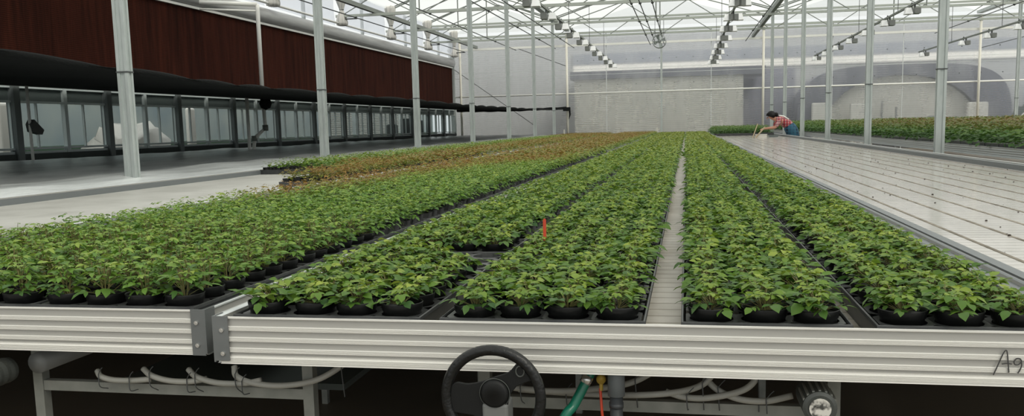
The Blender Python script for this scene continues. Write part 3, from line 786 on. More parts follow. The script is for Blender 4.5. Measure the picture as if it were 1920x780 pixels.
# spoke plate: concave top edge, broad sides
top = curve_pts([(-0.080,0,0.018),(-0.066,0,0.026),(-0.045,0,0.024),(-0.02,0,0.029),(0.004,0,0.038),(0.030,0,0.048),(0.046,0,0.064),(0.060,0,0.058)], 5)
poly = [(p.x, p.z) for p in top] + [(0.074,0.034),(0.062,0.030),(0.044,0.022),(0.030,0.004),(0.026,-0.02),(0.02,-0.05),(0.018,-0.082),(-0.014,-0.084),(-0.02,-0.055),(-0.036,-0.035),(-0.078,-0.030)]
sp = wp('spoke_plate', MB().prism(poly, 'y', -0.003, 0.003), M['hub']); fixnormals(sp)
bv = sp.modifiers.new('b', 'BEVEL'); bv.width = 0.0015; bv.segments = 2
hb = wp('hub_cap', MB().lathe([(0.0,-0.013),(0.020,-0.0125),(0.0245,-0.010),(0.0262,-0.004),(0.0262,0.012)], (0.004,0,0.008), 32, 'y'), M['hub'], True)
wp('trim_ring', MB().tube([(0.004+0.0275*math.cos(a), -0.005, 0.008+0.0275*math.sin(a)) for a in np.linspace(0, 2*PI, 41)], 0.0010, 6, cap=False), M['ribbed_black'], True)
wp('eyelet', MB().tube([(0.051+0.0075*math.cos(a), -0.004, 0.050+0.0095*math.sin(a)) for a in np.linspace(0, 2*PI, 25)], 0.0016, 6, cap=False), M['ribbed_black'], True)
m = MB(); m.prism([(-0.020,-0.010),(0.028,-0.010),(0.026,-0.63),(-0.018,-0.63)], 'y', -0.008, 0.045)
cl = wp('column', m, M['column_grey']); fixnormals(cl); bv = cl.modifiers.new('b', 'BEVEL'); bv.width = 0.006; bv.segments = 3

# ------------------------------------------------------------------ trays and pots
PITCH = 0.094
def make_tray(nc, nr, detail=True):
    """black carry tray with round pot holes; origin at its front corner on the bench floor"""
    m = MB(); px, H = PITCH, 0.047; N = 16
    W, L = nc*px+0.006, nr*px+0.006
    for c in range(nc):
        for r in range(nr):
            cx, cy = 0.003+px*(c+0.5), 0.003+px*(r+0.5)
            b = len(m.v); R_ = 0.0405
            for k in range(N):
                a = 2*PI*(k+0.5)/N; co, si = math.cos(a), math.sin(a)
                q = (px/2+ (0.003 if (c in (0, nc-1)) else 0))/max(abs(co), abs(si)); q = min(q, px/2/max(abs(co), abs(si)))
                m.v.append((cx+q*co, cy+q*si, H)); 
            for k in range(N):
                a = 2*PI*(k+0.5)/N; m.v.append((cx+R_*math.cos(a), cy+R_*math.sin(a), H-0.001))
            for k in range(N):
                a = 2*PI*(k+0.5)/N; m.v.append((cx+R_*0.93*math.cos(a), cy+R_*0.93*math.sin(a), H-0.022))
            for k in range(N):
                k2 = (k+1) % N
                m.f.append((b+k, b+k2, b+N+k2, b+N+k)); m.f.append((b+N+k, b+N+k2, b+2*N+k2, b+2*N+k))
    # rim lip and sloping skirt
    pr = [(0.0, H), (-0.002, H+0.003), (-0.005, H+0.002), (-0.006, H-0.004), (-0.002, H-0.006), (0.004, 0.0)]
    b = len(m.v)
    for (o_, z) in pr:
        m.v += [(0-o_ if False else o_, o_, z), (W-o_, o_, z), (W-o_, L-o_, z), (o_, L-o_, z)]
    for i in range(len(pr)-1):
        for k in range(4):
            k2 = (k+1) % 4; m.f.append((b+4*i+k, b+4*i+k2, b+4*i+4+k2, b+4*i+4+k))
    return m
def pot_mesh():
    m = MB()
    m.lathe([(0.030,0.0),(0.0385,0.050),(0.0405,0.052),(0.0425,0.066),(0.0420,0.0675),(0.0405,0.066),(0.0390,0.058)], n=20, cap=False)
    n = len(m.v); m.lathe([(0.0390,0.058),(0.001,0.061)], n=20, cap=False)
    return m

# ---- leaves in numpy
rng = np.random.default_rng(12)
T0 = np.array([[0,0,0],[0.30,0,0.02],[0.24,0.26,0.07],[0.24,-0.26,0.07],[0.66,0,0.0],[0.60,0.24,0.05],[0.60,-0.24,0.05],[1.0,0,-0.10]], float)
F0 = [(0,3,1),(0,1,2),(1,3,6,4),(2,1,4,5),(4,6,7),(5,4,7)]
T1 = np.array([[0,0,0],[0.42,0.27,0.05],[1.0,0,-0.06],[0.42,-0.27,0.05],[0.45,0,0.0]], float)
F1 = [(0,4,1),(1,4,2),(0,3,4),(4,3,2)]
T2 = np.array([[0,0,0],[0.45,0.32,0.04],[1.0,0,-0.04],[0.45,-0.32,0.04]], float)
F2 = [(0,3,2,1)]
TPL = {0: (T0, F0), 1: (T1, F1), 2: (T2, F2)}

def leaf_batch(P, az, el, roll, L, Wd, tpl):
    """P (n,3) leaf bases, azimuth, elevation, roll, length, width scale -> (n,k,3)"""
    d = np.stack([np.cos(az)*np.cos(el), np.sin(az)*np.cos(el), np.sin(el)], 1)
    s = np.stack([-np.sin(az), np.cos(az), np.zeros_like(az)], 1)
    u = np.cross(d, s)
    cr, sr = np.cos(roll)[:,None], np.sin(roll)[:,None]
    s2 = s*cr + u*sr; u2 = -s*sr + u*cr
    t = tpl[None]*L[:,None,None]
    return P[:,None,:] + t[:,:,0:1]*d[:,None,:] + t[:,:,1:2]*Wd[:,None,None]*s2[:,None,:] + t[:,:,2:3]*u2[:,None,:]

def plant_leaves(n, kind, lod, g):
    """compound leaves of one seedling (origin on the soil): base xyz, azimuth, elevation, roll, length, width, tone, height share"""
    if kind == 'low':   # spreading, dense
        nl = {0: 25, 1: 19, 2: 9}[lod]; hmax, spread, LL = 0.026, 0.046, {0: 0.024, 1: 0.028, 2: 0.042}[lod]
    elif kind == 'tall':
        nl = {0: 30, 1: 21, 2: 9}[lod]; hmax, spread, LL = 0.066, 0.044, {0: 0.023, 1: 0.028, 2: 0.044}[lod]
    else:
        nl = {0: 26, 1: 20, 2: 14}[lod]; hmax, spread, LL = 0.24, 0.06, 0.055
    out = []
    for i in range(nl):
        top = (i+0.5)/nl
        az = i*2.4 + g.normal(0, 0.5)
        z = 0.006 + hmax*top*g.uniform(0.75, 1.1)
        r0 = spread*(1.05-0.75*top**1.5)*g.uniform(0.55, 1.15)
        c = np.array([r0*0.2*math.cos(az), r0*0.2*math.sin(az), z])
        tip = np.array([r0*math.cos(az), r0*math.sin(az), z + g.uniform(0.0, 0.012)])
        size = LL*(1.15-0.45*top*top)*g.uniform(0.7, 1.2)
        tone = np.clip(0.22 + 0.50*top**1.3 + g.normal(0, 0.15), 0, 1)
        droop = g.normal(-0.12, 0.22) + (0.35*max(0, top-0.8) if kind == 'tall' else 0)
        if top < 0.25: droop -= 0.35*g.uniform(0.2, 1.3)
        lf = [(tip, az, droop, size)]
        if lod < 2:
            for q, sg in ((0.80, 1), (0.80, -1)) + (((0.42, 1), (0.42, -1)) if (lod == 0 and i % 2 == 0) else ()):
                p = c + (tip-c)*q
                lf.append((p, az+sg*g.uniform(0.85, 1.3), droop*0.6+g.normal(0, 0.16), size*0.82*g.uniform(0.8, 1.0)))
        for (p, a, e, sz_) in lf:
            out.append((p[0], p[1], p[2], a, e, g.normal(0, 0.30), sz_, g.uniform(0.85, 1.2)*(0.95 if kind == 'tall' else 1.1), np.clip(tone+g.normal(0, 0.07), 0, 1), top))
    return np.array(out)

VAR = {}
for kind in ('low', 'tall', 'bush'):
    for lod in (0, 1, 2):
        VAR[kind, lod] = [plant_leaves(0, kind, lod, rng) for _ in range({0: 7, 1: 8, 2: 10}[lod])]

def mesh_np(name, V, faces_list, material, tone=None, bronze=None, smooth=True):
    """faces_list: list of (faces array (n,k))"""
    me = bpy.data.meshes.new(name)
    nl = sum(f.size for f in faces_list); nf = sum(len(f) for f in faces_list)
    me.vertices.add(len(V)); me.vertices.foreach_set('co', V.astype(np.float32).ravel())
    me.loops.add(nl); me.polygons.add(nf)
    li = np.concatenate([f.ravel() for f in faces_list]).astype(np.int32)
    tot = np.concatenate([np.full(len(f), f.shape[1]) for f in faces_list]).astype(np.int32)
    st = np.concatenate([[0], np.cumsum(tot)[:-1]]).astype(np.int32)
    me.loops.foreach_set('vertex_index', li); me.polygons.foreach_set('loop_start', st); me.polygons.foreach_set('loop_total', tot)
    if smooth: me.polygons.foreach_set('use_smooth', np.ones(nf, bool))
    me.update(calc_edges=True)
    for nm, arr in (('tone', tone), ('bronze', bronze)):
        if arr is not None:
            a = me.attributes.new(nm, 'FLOAT', 'POINT'); a.data.foreach_set('value', arr.astype(np.float32))
    me.materials.append(material)
    return me

def leaves_to_arrays(D, lod):
    tpl, F = TPL[lod]
    V = leaf_batch(D[:,0:3], D[:,3], D[:,4], D[:,5], D[:,6], D[:,7], tpl)
    n, k = len(D), len(tpl)
    base = (np.arange(n)*k)
    q4 = [f for f in F if len(f) == 4]; q3 = [f for f in F if len(f) == 3]
    fl = []
    for q in (q4, q3):
        if q: fl.append((base[:,None,None] + np.array(q)[None]).reshape(-1, len(q[0])))
    return V.reshape(-1, 3), fl, k

# mesh variants for individual plants
def stems_mesh(D, kind):
    m = MB(); H = {'low': 0.030, 'tall': 0.07}[kind]
    for a in range(3): m.tube([(0.004*math.cos(a*2.1), 0.004*math.sin(a*2.1), 0), (0.012*math.cos(a*2.1), 0.012*math.sin(a*2.1), H*0.8)], 0.0016, 4, cap=False)
    for i in range(0, len(D), 3):
        p = D[i, :3]; m.tube([(p[0]*0.2, p[1]*0.2, max(0.002, p[2]-0.018)), tuple(p)], 0.0007, 3, cap=False)
    return m
potmesh = pot_mesh().build('tmp', M['black'], None, True).data
bpy.data.objects.remove(bpy.data.objects['tmp'])
potmesh.name = 'pot'
FOL = {}
for kind, mt in (('low', 'leafC'), ('tall', 'leafA')):
    L = []
    for D in VAR[kind, 0]:
        V, fl, k = leaves_to_arrays(D, 0)
        fm = mesh_np('foliage', V, fl, M[mt], np.repeat(D[:,8], k), np.zeros(len(V)))
        so = stems_mesh(D, kind).build('tmp', M['stem']); sm_ = so.data; sm_.name = 'stem'; bpy.data.objects.remove(so)
        L.append((fm, sm_))
    FOL[kind] = L

# ---- planting grid: trays per column (x0, cells across, cells deep)
TZ = B-0.048
colsC = [(-0.893, 4, 3, 'low'), (-0.462, 4, 3, 'low'), (-0.004, 3, 4, 'low'), (0.334, 3, 4, 'low')]
colsA = [(-1.408, 4, 3, 'tall'), (-1.80, 4, 3, 'tall'), (-2.192, 4, 3, 'tall')]
colsB = [(-2.98, 4, 3, 'tall'), (-3.375, 4, 3, 'tall'), (-3.77, 4, 3, 'tall'), (-4.16, 4, 3, 'tall')]
# camera numbers (also used to pick the individually built plants)
f_px, HC = 1674.54, B+0.36374
RA = np.array([0.98143821, 0.19027603, -0.02395988]); UA = np.array([-0.00064777, 0.12822341, 0.9917451]); FA = np.array([-0.19177754, 0.97332101, -0.12596661])
def project(P):
    d = P-np.array([0, 0, HC]); z = d@FA
    return 960+f_px*(d@RA)/z, 450.288-f_px*(d@UA)/z, z
plants = []; trays = []
def fill(cols, ystart, yend, bench_key):
    for ci, (x0, nc, nr, kind) in enumerate(cols):
        L = nr*PITCH + 0.018
        ys = ystart(ci) if callable(ystart) else ystart
        k = 0; y = ys; rr_ = 0
        while y + L < yend:
            trays.append((x0, y, nc, nr, bench_key, ci, k))
            for r in range(nr):
                for c in range(nc):
                    if bench_key == 'C' and ci == 0 and k == 2 and (c, r) in ((2,2),(3,2),(3,1),(2,1),(1,2),(3,0)): continue
                    jx, jy = rng.normal(0, 0.002, 2)
                    plants.append((x0+0.003+PITCH*(c+0.5)+jx, y+0.003+PITCH*(r+0.5)+jy, kind, bench_key, ci, c, rr_+r, rng.integers(0, 100000)))
            rr_ += nr; y += L; k += 1
YS = YF+0.018
fill(colsC, YS, 32.6, 'C')
fill(colsA, YS+0.06, 32.9, 'A')
fill(colsB, lambda ci: [6.2, 8.2, 8.2, 8.25][ci], 32.9, 'B')
PA = np.array([(p[0], p[1], B+0.05) for p in plants])
sx, sy, sz = project(PA)
inview = (sx > -40) & (sx < 1960) & (sy < 660) & (sy > 150)
order = np.argsort(np.where(inview, sz, 1e9))
indiv = set(order[:300].tolist())
# bronze shoots: a patch that starts some metres back, on the taller seedlings
def bronze_at(x, y, key, young, g):
    base = 0.0
    if key in ('A', 'B'):
        edge = 4.7 + (x+1.9)*2.6 + 0.9*math.sin(x*2.3+y*0.7)
        if x < -3.35: edge = 26
        t = np.clip((y-edge)/1.2, 0, 1)
        if x > -1.15: t *= 0.35
        base = 0.72*t
    elif key == 'C':
        base = 0.10*np.clip((y-10)/10, 0, 1)
    return base

PLACE = {'A': 'on the taller-seedling bench', 'C': ''}
colname = {('C', 0): 'low strip beside the divider', ('C', 1): 'strip with the red tag', ('C', 2): 'strip past the white gap', ('C', 3): 'strip beside the empty bench',
           ('A', 0): 'tall strip beside the divider', ('A', 1): 'middle tall strip', ('A', 2): 'outer tall strip'}
cnt = 0
for idx in sorted(indiv, key=lambda i: (plants[i][3], plants[i][4], plants[i][6], plants[i][5])):
    x, y, kind, key, ci, c, r, sd = plants[idx]
    g = np.random.default_rng(int(sd))
    ncols = {('C',0):4,('C',1):4,('C',2):3,('C',3):3}.get((key, ci), 4)
    lab = 'green potted seedling, %s across, %s row back, %s' % (ORD[c], ordn(r), colname[key, ci])
    t = thing('potted_seedling', lab, 'potted plant', (x, y, TZ+0.003), 'green seedlings in black pots', g.uniform(0, 2*PI))
    fm, sm_ = FOL[kind][int(g.integers(0, len(FOL[kind])))]
    s = float(g.uniform(0.88, 1.12))
    po = bpy.data.objects.new('pot', potmesh); C.objects.link(po); po.parent = t
    fo = bpy.data.objects.new('foliage', fm); C.objects.link(fo); fo.parent = t; fo.location = (0, 0, 0.060); fo.scale = (s*1.08, s*1.08, s)
    so = bpy.data.objects.new('stem', sm_); C.objects.link(so); so.parent = t; so.location = (0, 0, 0.060); so.scale = (s*1.08, s*1.08, s)
    cnt += 1

# the rest, one mass per bench
def mass(name, label, items, material, pots=True):
    DD = {0: [], 1: [], 2: []}; BR = {0: [], 1: [], 2: []}
    potc = []
    for (x, y, kind, key, ci, c, r, sd) in items:
        g = np.random.default_rng(int(sd))
        d = math.hypot(x, y)
        lod = 0 if (d < 4.0 and kind != 'bush') else (1 if d < 9 else 2)
        V = VAR[kind, lod]; D = V[int(g.integers(0, len(V)))].copy()
        a = g.uniform(0, 2*PI); ca, sa = math.cos(a), math.sin(a); s = g.uniform(0.88, 1.12)
        px_, py_ = D[:,0]*ca-D[:,1]*sa, D[:,0]*sa+D[:,1]*ca
        D[:,0] = px_*s*1.08+x; D[:,1] = py_*s*1.08+y; D[:,2] = D[:,2]*s + TZ+0.063 + (BE-B if key == 'E' else 0)
        D[:,3] += a; D[:,6] *= s
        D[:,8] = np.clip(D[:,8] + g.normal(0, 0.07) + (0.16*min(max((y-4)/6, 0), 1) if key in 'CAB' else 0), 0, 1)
        b0 = bronze_at(x, y, key, 0, g)
        if key == 'E':
            b0 = 0.75*np.clip((D[:,9]-0.55)/0.3, 0, 1)*(1 if x > 3.3 else 0.5)*np.clip(1-(y-17)/6*0.8, 0.1, 1)
            bb = np.clip(b0*g.uniform(0.4, 1.2) + 0*D[:,0], 0, 1)
        else:
            bb = np.clip(b0*(0.4+0.9*D[:,9])*g.uniform(0.3, 1.5)*np.ones(len(D)), 0, 0.85)
        DD[lod].append(D); BR[lod].append(bb)
        if d < 12: potc.append((x, y))
    Vs = []; Fs = []; tn = []; br = []; off = 0
    for lod in (0, 1, 2):
        if not DD[lod]: continue
        D = np.concatenate(DD[lod]); bb = np.concatenate(BR[lod])
        V, fl, k = leaves_to_arrays(D, lod)
        Vs.append(V); Fs += [f+off for f in fl]; tn.append(np.repeat(D[:,8], k)); br.append(np.repeat(bb, k)); off += len(V)
    V = np.concatenate(Vs)
    me = mesh_np(name, V, Fs, material, np.concatenate(tn), np.concatenate(br))
    o = bpy.data.objects.new(name, me); C.objects.link(o)
    tag(o, label, 'plants', kind='stuff')
    # pots under the mass: low-sided rings
    if pots and potc:
        n = 10; P = np.array(potc)
        ring_ = []
        for r_, z_ in ((0.032, TZ+0.004), (0.042, TZ+0.068), (0.039, TZ+0.062), (0.001, TZ+0.063)):
            a = 2*PI*np.arange(n)/n; ring_.append(np.stack([r_*np.cos(a), r_*np.sin(a), np.full(n, z_)], 1))
        tp = np.concatenate(ring_); VV = (P[:,None,:] if False else np.concatenate([P, np.zeros((len(P),1))], 1)[:,None,:]) + tp[None]
        f = []
        for i in range(3):
            for k in range(n): k2 = (k+1) % n; f.append((i*n+k, i*n+k2, (i+1)*n+k2, (i+1)*n+k))
        f = np.array(f); FF = (np.arange(len(P))*len(tp))[:,None,None] + f[None]
        pm_ = mesh_np('pots', VV.reshape(-1, 3), [FF.reshape(-1, 4)], M['black'])
        q = bpy.data.objects.new('pots', pm_); C.objects.link(q); q.parent = o; q['kind'] = 'stuff'
    return o
rest = [p for i, p in enumerate(plants) if i not in indiv]
mass('low_seedlings', 'low green seedlings carpeting the bench with handwriting, farther back rows', [p for p in rest if p[3] == 'C'], M['leafC'])
mass('tall_seedlings', 'taller green and bronze seedlings filling the bench beside the divider', [p for p in rest if p[3] == 'A'], M['leafA'])
mass('bronze_seedlings', 'bronze and green seedlings on the bench along the shade cloth', [p for p in rest if p[3] == 'B'], M['leafA'])
# bushy plants
bush = []
for x in np.arange(3.03, 8.0, 0.105):
    if 4.58 < x < 4.72 or 6.28 < x < 6.42: continue
    st = 0.105 if x < 4 else 0.13
    for y in np.arange(5.5, 33.4, st):
        if x > 5 and y < 9: continue
        bush.append((x+rng.normal(0, .01), y+rng.normal(0, .01), 'bush', 'E', 0, 0, 0, rng.integers(0, 100000)))
mass('bushy_plants', 'tall bushy plants with reddish tops beyond the steel columns', bush, M['leafE'])
blk = []
for x in np.arange(0.86, 2.42, 0.1):
    for y in np.arange(26.6, 33.2, 0.085):
        blk.append((x+rng.normal(0, .01), y+rng.normal(0, .01), 'bush', 'D', 0, 0, 0, rng.integers(0, 100000)))
o = mass('dark_seedlings', 'block of dark green plants at the end of the white bench', blk, M['leafE'], pots=False)
for v in range(1): 
    co = np.empty(len(o.data.vertices)*3, np.float32); o.data.vertices.foreach_get('co', co); co = co.reshape(-1, 3)
    co[:,2] = TZ+0.06 + (co[:,2]-TZ-0.06)*0.80; o.data.vertices.foreach_set('co', co.ravel())
q = MB().box(0.84, 2.43, 26.5, 33.3, TZ+0.003, TZ+0.07).build('tray_block', M['tray']); q.parent = o
# black trays under the bushy bench
for x0, x1, tx in ((3.02, 4.56, 'beside the columns'), (4.72, 6.26, 'in the middle'), (6.42, 7.96, 'outermost')):
    m = MB()
    for k in range(int((33.4-5.4)/0.42)):
        y = 5.4+0.42*k; m.prism([(x0, TZ+BE-B+0.002), (x1, TZ+BE-B+0.002), (x1+0.004, TZ+BE-B+0.075), (x0-0.004, TZ+BE-B+0.075)], 'y', y, y+0.405)
    q = m.build('tray_row', M['tray']); tag(q, 'black pot trays under the bushy plants, bench ' + tx, 'trays', kind='stuff')

# trays as individuals, nearest first
T3 = {}
for key in ((4, 3), (3, 4)):
    o = make_tray(*key).build('tmp', M['tray']); fixnormals(o); T3[key] = o.data; o.data.name = 'seedling_tray'; bpy.data.objects.remove(o)
tv = []
for i, (x0, y, nc, nr, key, ci, k) in enumerate(trays):
    X_, Y_, Z_ = project(np.array([(x0+0.19, y+0.14, B)])) if False else project(np.array([[x0+0.19, y+0.14, B]]))
    tv.append((X_[0], Y_[0], Z_[0]))
tv = np.array(tv)
ok = (tv[:,0] > -150) & (tv[:,0] < 2080) & (tv[:,1] < 720)
ordr = np.argsort(np.where(ok, tv[:,2], 1e9))
near = [i for i in ordr[:110] if ok[i]]
for i in sorted(near):
    x0, y, nc, nr, key, ci, k = trays[i]
    o = bpy.data.objects.new('seedling_tray', T3[(nc, nr)]); C.objects.link(o); o.location = (x0, y, TZ+0.0005)
    if key == 'C' and ci == 0 and k == 2: lab = 'black pot tray with several empty holes showing, beside the dark gap'
    elif key == 'B': lab = 'black pot tray, %s back at the near end of the plants along the shade cloth, %s across' % (ORD[k], ORD[ci])
    else: lab = 'black pot tray, %s back under the %s' % (ordn(k), colname[key, ci])
    tag(o, lab, 'tray', 'black pot trays')
m = MB(); nearset = set(near)
for i, (x0, y, nc, nr, key, ci, k) in enumerate(trays):
    if i in nearset: continue
    W, L = nc*PITCH+0.006, nr*PITCH+0.006
    m.prism([(x0+0.003, TZ+0.001), (x0+W-0.003, TZ+0.001), (x0+W+0.002, TZ+0.045), (x0-0.002, TZ+0.045)], 'y', y, y+L)
o = m.build('tray_rows', M['tray']); tag(o, 'rows of black pot trays farther back under the seedlings', 'trays', kind='stuff')

# red plant tag, white tags
def tagstick(x, y, z0, z1, w_, mt, lab):
    m = MB(); m.box(x-w_/2, x+w_/2, y-0.0008, y+0.0008, z0, z1-w_*0.4); m.prism([(x-w_/2, z1-w_*0.4), (x+w_/2, z1-w_*0.4), (x+w_*0.2, z1), (x-w_*0.2, z1)], 'y', y-0.0008, y+0.0008)
    o = m.build('plant_tag', mt); tag(o, lab, 'plant tag', 'plant tags')
tagstick(-0.397, 2.5, 0.77, 0.852, 0.009, M['red_tag'], 'red plastic plant tag standing among the low seedlings')
tagstick(-4.1, 30.5, 0.79, 0.98, 0.05, M['white_box'], 'small white marker beside the cream post tied with shade cloth')
tagstick(-1.05, 33.0, 0.75, 0.95, 0.09, M['white_box'], 'white marker at the far end of the benches under the centre mullion')

# ------------------------------------------------------------------ side bay pipes
t = thing('downpipe', 'tall white downpipe in front of the brown cooling pad, elbow at its foot', 'pipe', (-7.9, 15.95, 0))
def q_(n, m_, mt, sm=True):
    o = m_.build(n, mt, None, sm); o.parent = t; return o
q_('upper_pipe', MB().tube([(0,0,1.86),(0,0,3.42),(0,-0.0,3.50)], 0.04, 10), M['white_pipe'])
q_('top_arm', MB().tube([(0,0,3.5),(-0.9,-0.5,3.52)], 0.04, 10), M['white_pipe'])
q_('top_arm', MB().tube([(0,0,3.38),(-0.9,-0.5,3.40)], 0.02, 8), M['white_pipe'])
q_('lower_pipe', MB().tube([(0,0,1.86),(0.02,0,1.20),(-0.16,-0.1,1.02),(-0.2,-0.1,0.76),(-0.2,-0.1,0.0)], 0.036, 10), M['white_pipe'])
q_('black_wrap', MB().lathe([(0.0,1.54),(0.09,1.58),(0.12,1.66),(0.09,1.75),(0.03,1.82),(0.0,1.83)], (0.05,0,0), 10), M['cloth'])
q_('joint', MB().lathe([(0.055,1.15),(0.055,1.26)], (0.02,0,0), 10), M['web'])
q_('joint', MB().lathe([(0.055,0.96),(0.055,1.06)], (-0.17,-0.1,0), 10), M['web'])
o = MB().tube([(-8.1,15.7,0.0),(-8.1,15.7,1.83)], 0.032, 10).build('short_pipe', M['white_pipe'], None, True); tag(o, 'short white standpipe under the shade cloth beside the tall downpipe', 'pipe')
# dark sensor box hanging in the nearest visible window
t = thing('hanging_sensor', 'dark box on a thin pale rod hanging in front of the windows', 'sensor', (-8.5, 10.45, 0))
o = MB().tube([(0,0,1.80),(0,0,0.80)], 0.02, 8).build('rod', M['white_pipe'], None, True); o.parent = t
o = MB().prism([(-0.02,1.30),(0.03,1.36),(0.20,1.22),(0.16,1.16),(0.0,1.20)], 'x', -0.05, 0.05).build('box', M['dark_wire']); o.parent = t

# ------------------------------------------------------------------ things behind the windows and the end wall
o = MB().box(-12.9, -12.6, -4, 44, 0, 4.6).build('outbuilding', M['out_grey']); tag(o, 'grey neighbouring wall seen through the side windows', 'building')
MB().box(-12.6, -12.45, -4, 44, 0, 0.95).build('green_plinth', M['hedge'], o)
def outbox(name, lab, cat, x0, x1, y0, y1, z0, z1, mt):
    m = MB().box(x0, x1, y0, y1, z0, z1); o = m.build(name, mt); bv = o.modifiers.new('b', 'BEVEL'); bv.width = 0.06; bv.segments = 3; tag(o, lab, cat); return o
def heap(x, y, rx, ry, h):
    m = MB(); n = 14; rg = random.Random(4)
    for i in range(8):
        for k in range(n):
            a = 2*PI*k/n; q = math.cos(i/7*PI/2)**0.6*rg.uniform(0.78, 1.12)+0.02
            m.v.append((x+rx*q*math.cos(a), y+ry*q*math.sin(a), h*math.sin(i/7*PI/2)*rg.uniform(0.84, 1.06)))
    for i in range(7):
        for k in range(n): k2 = (k+1) % n; m.f.append((i*n+k, i*n+k2, (i+1)*n+k2, (i+1)*n+k))
    return m
o = heap(-11.4, 16.9, 0.7, 1.5, 1.40).build('tarpaulin_heap', M['bag'], None, True); tag(o, 'crumpled pale tarpaulin heap behind the windows', 'heap')
for (ya, yb, s) in ((12.6, 12.9, 'first'), (18.2, 18.5, 'second')):
    outbox('white_board', 'upright white board outside the side windows, %s one' % s, 'board', -10.9, -10.8, ya, yb, 0.0, 1.7, M['out_white'])
# louvred blind
bl = thing('louvre_blind', 'white louvred blind behind the windows past the second column', 'blind', (-9.35, 27.2, 0))
for (ya, yb) in ((22.6, 24.2), (24.5, 26.6), (26.8, 28.4), (28.6, 30.2)):
    m = MB()
    for z in np.arange(0.9, 1.86, 0.052):
        m.v += [(-9.33, ya, z+0.018), (-9.33, yb, z+0.018), (-9.28, yb, z-0.018), (-9.28, ya, z-0.018)]; n = len(m.v)-4; m.f.append((n, n+1, n+2, n+3))
    o = m.build('slat_panel', M['out_white']); o.parent = bl; o.matrix_parent_inverse = Matrix.Translation(bl.location).inverted(); o.modifiers.new('s', 'SOLIDIFY').thickness = 0.004
for (ya, yb, z1, lab) in ((27.0, 27.9, 1.28, 'low dark crate behind the louvred blind windows'), (28.4, 29.6, 1.48, 'tall dark crate behind the windows, taller than its neighbours'), (30.0, 30.8, 1.42, 'dark crate behind the windows toward the end wall')):
    o = outbox('storage_crate', lab, 'crate', -9.26, -9.16, ya, yb, 0.0, z1, M['dark_post'])

YO = YG+0.75
# ribbed pale shed
m = MB(); x0, x1 = -4.3, 2.1; zs = np.arange(0, 2.86, 0.075)
for z in zs: m.prism([(YO, z), (YO-0.03, z+0.02), (YO-0.03, z+0.055), (YO, z+0.075)], 'x', x0, x1)
m.box(x0, x1, YO, YO+2.3, 0, 2.86)
sd = m.build('ribbed_shed', M['out_white']); tag(sd, 'pale shed with horizontal ribs seen through the end wall', 'shed')
MB().prism([(YO-0.25, 2.86), (YO+2.4, 2.86), (YO+2.4, 3.16), (YO-0.25, 3.16)], 'x', -4.45, 2.9).build('roof_edge', M['out_dark'], sd)
# darker building with an upper wall behind it
o = MB().box(-9.9, 14.6, YO+2.7, YO+4.0, 0, 4.7).build('back_building', M['out_mid']); tag(o, 'grey building wall behind the ribbed shed outside', 'building')
MB().box(-4.6, 12.6, YO+2.62, YO+2.7, 3.56, 4.0).build('fascia', mat('slate_fascia', (0.26, 0.28, 0.32), 0.6), o)
MB().box(-4.6, 12.6, YO+2.62, YO+2.7, 3.26, 3.54).build('pale_fascia', M['out_white'], o)
MB().box(2.2, 4.2, YO+2.6, YO+2.7, 0, 3.2).build('dark_door', M['out_dark'], o)
# tunnel house
m = MB(); cx, hw = 7.75, 3.6
def arch(hw, top, k=0.30): return [(cx+hw*math.copysign(abs(math.cos(a))**k, math.cos(a)), top*math.sin(a)**0.42 if a not in (0,) else 0) for a in np.linspace(0.0001, PI-0.0001, 33)]
outer = arch(3.7, 3.02, 0.5); inner = [(cx-0.05+2.75*math.cos(a), 0.2+2.45*math.sin(a)**0.75) for a in np.linspace(0.0001, PI-0.0001, 33)]
n = 33
for d in (YO-0.1, YO+2.3):
    for p in outer: m.v.append((p[0], d, max(p[1], 0)))
    for p in inner: m.v.append((p[0], d, max(p[1], 0)))
for i in range(n-1):
    m.f.append((i, i+1, n+i+1, n+i)); m.f.append((2*n+i, 2*n+i+1, 3*n+i+1, 3*n+i)); m.f.append((i, i+1, 2*n+i+1, 2*n+i))
tn = m.build('tunnel_house', M['out_dark']); tag(tn, 'dark arched tunnel house seen blurred through the end wall', 'tunnel house')
m = MB(); m.prism(inner, 'y', YO+0.35, YO+0.4); m.build('pale_end_sheet', M['out_white'], tn)
for (xa, xb, z1, lab) in ((4.55, 5.15, 1.72, 'pale upright cabinet outside beside the tunnel house'), (5.9, 6.7, 1.66, 'wide pale box inside the tunnel house mouth'), (9.9, 10.6, 1.6, 'pale box at the outer side of the tunnel house')):
    outbox('pale_cabinet', lab, 'cabinet', xa, xb, YO-0.35, YO-0.15, 0, z1, M['out_white'])
for (xa, xb, z1, lab) in ((7.0, 7.06, 1.75, 'thin dark upright pole outside the end wall'), (8.6, 8.9, 1.15, 'small dark barrel outside the end wall'), (7.5, 7.56, 1.5, 'second thin pole outside, nearer the dark barrel')):
    outbox('outdoor_pole' if xb-xa < 0.1 else 'barrel', lab, 'pole' if xb-xa < 0.1 else 'barrel', xa, xb, YO-0.2, YO-0.05, 0, z1, M['out_mid'])
m = heap(11.9, YO+0.2, 0.5, 0.3, 1.45); o = m.build('shrub', M['hedge']); tag(o, 'dark shrub outside past the tunnel house', 'shrub')
o = MB().tube([(10.7, YO-0.3, 0.0), (12.2, YO-0.3, 1.6)], 0.03, 6).tube([(10.9, YO-0.3, 0.0), (12.4, YO-0.3, 1.6)], 0.03, 6).build('leaning_ladder', M['out_white']); tag(o, 'pale leaning ladder outside beside the shrub', 'ladder')
o = outbox('water_tank', 'bluish tank outside at the edge past the shrub', 'tank', 12.3, 13.6, YO+0.6, YO+1.8, 0, 2.2, mat('tank_blue', (0.12, 0.22, 0.38), 0.5))

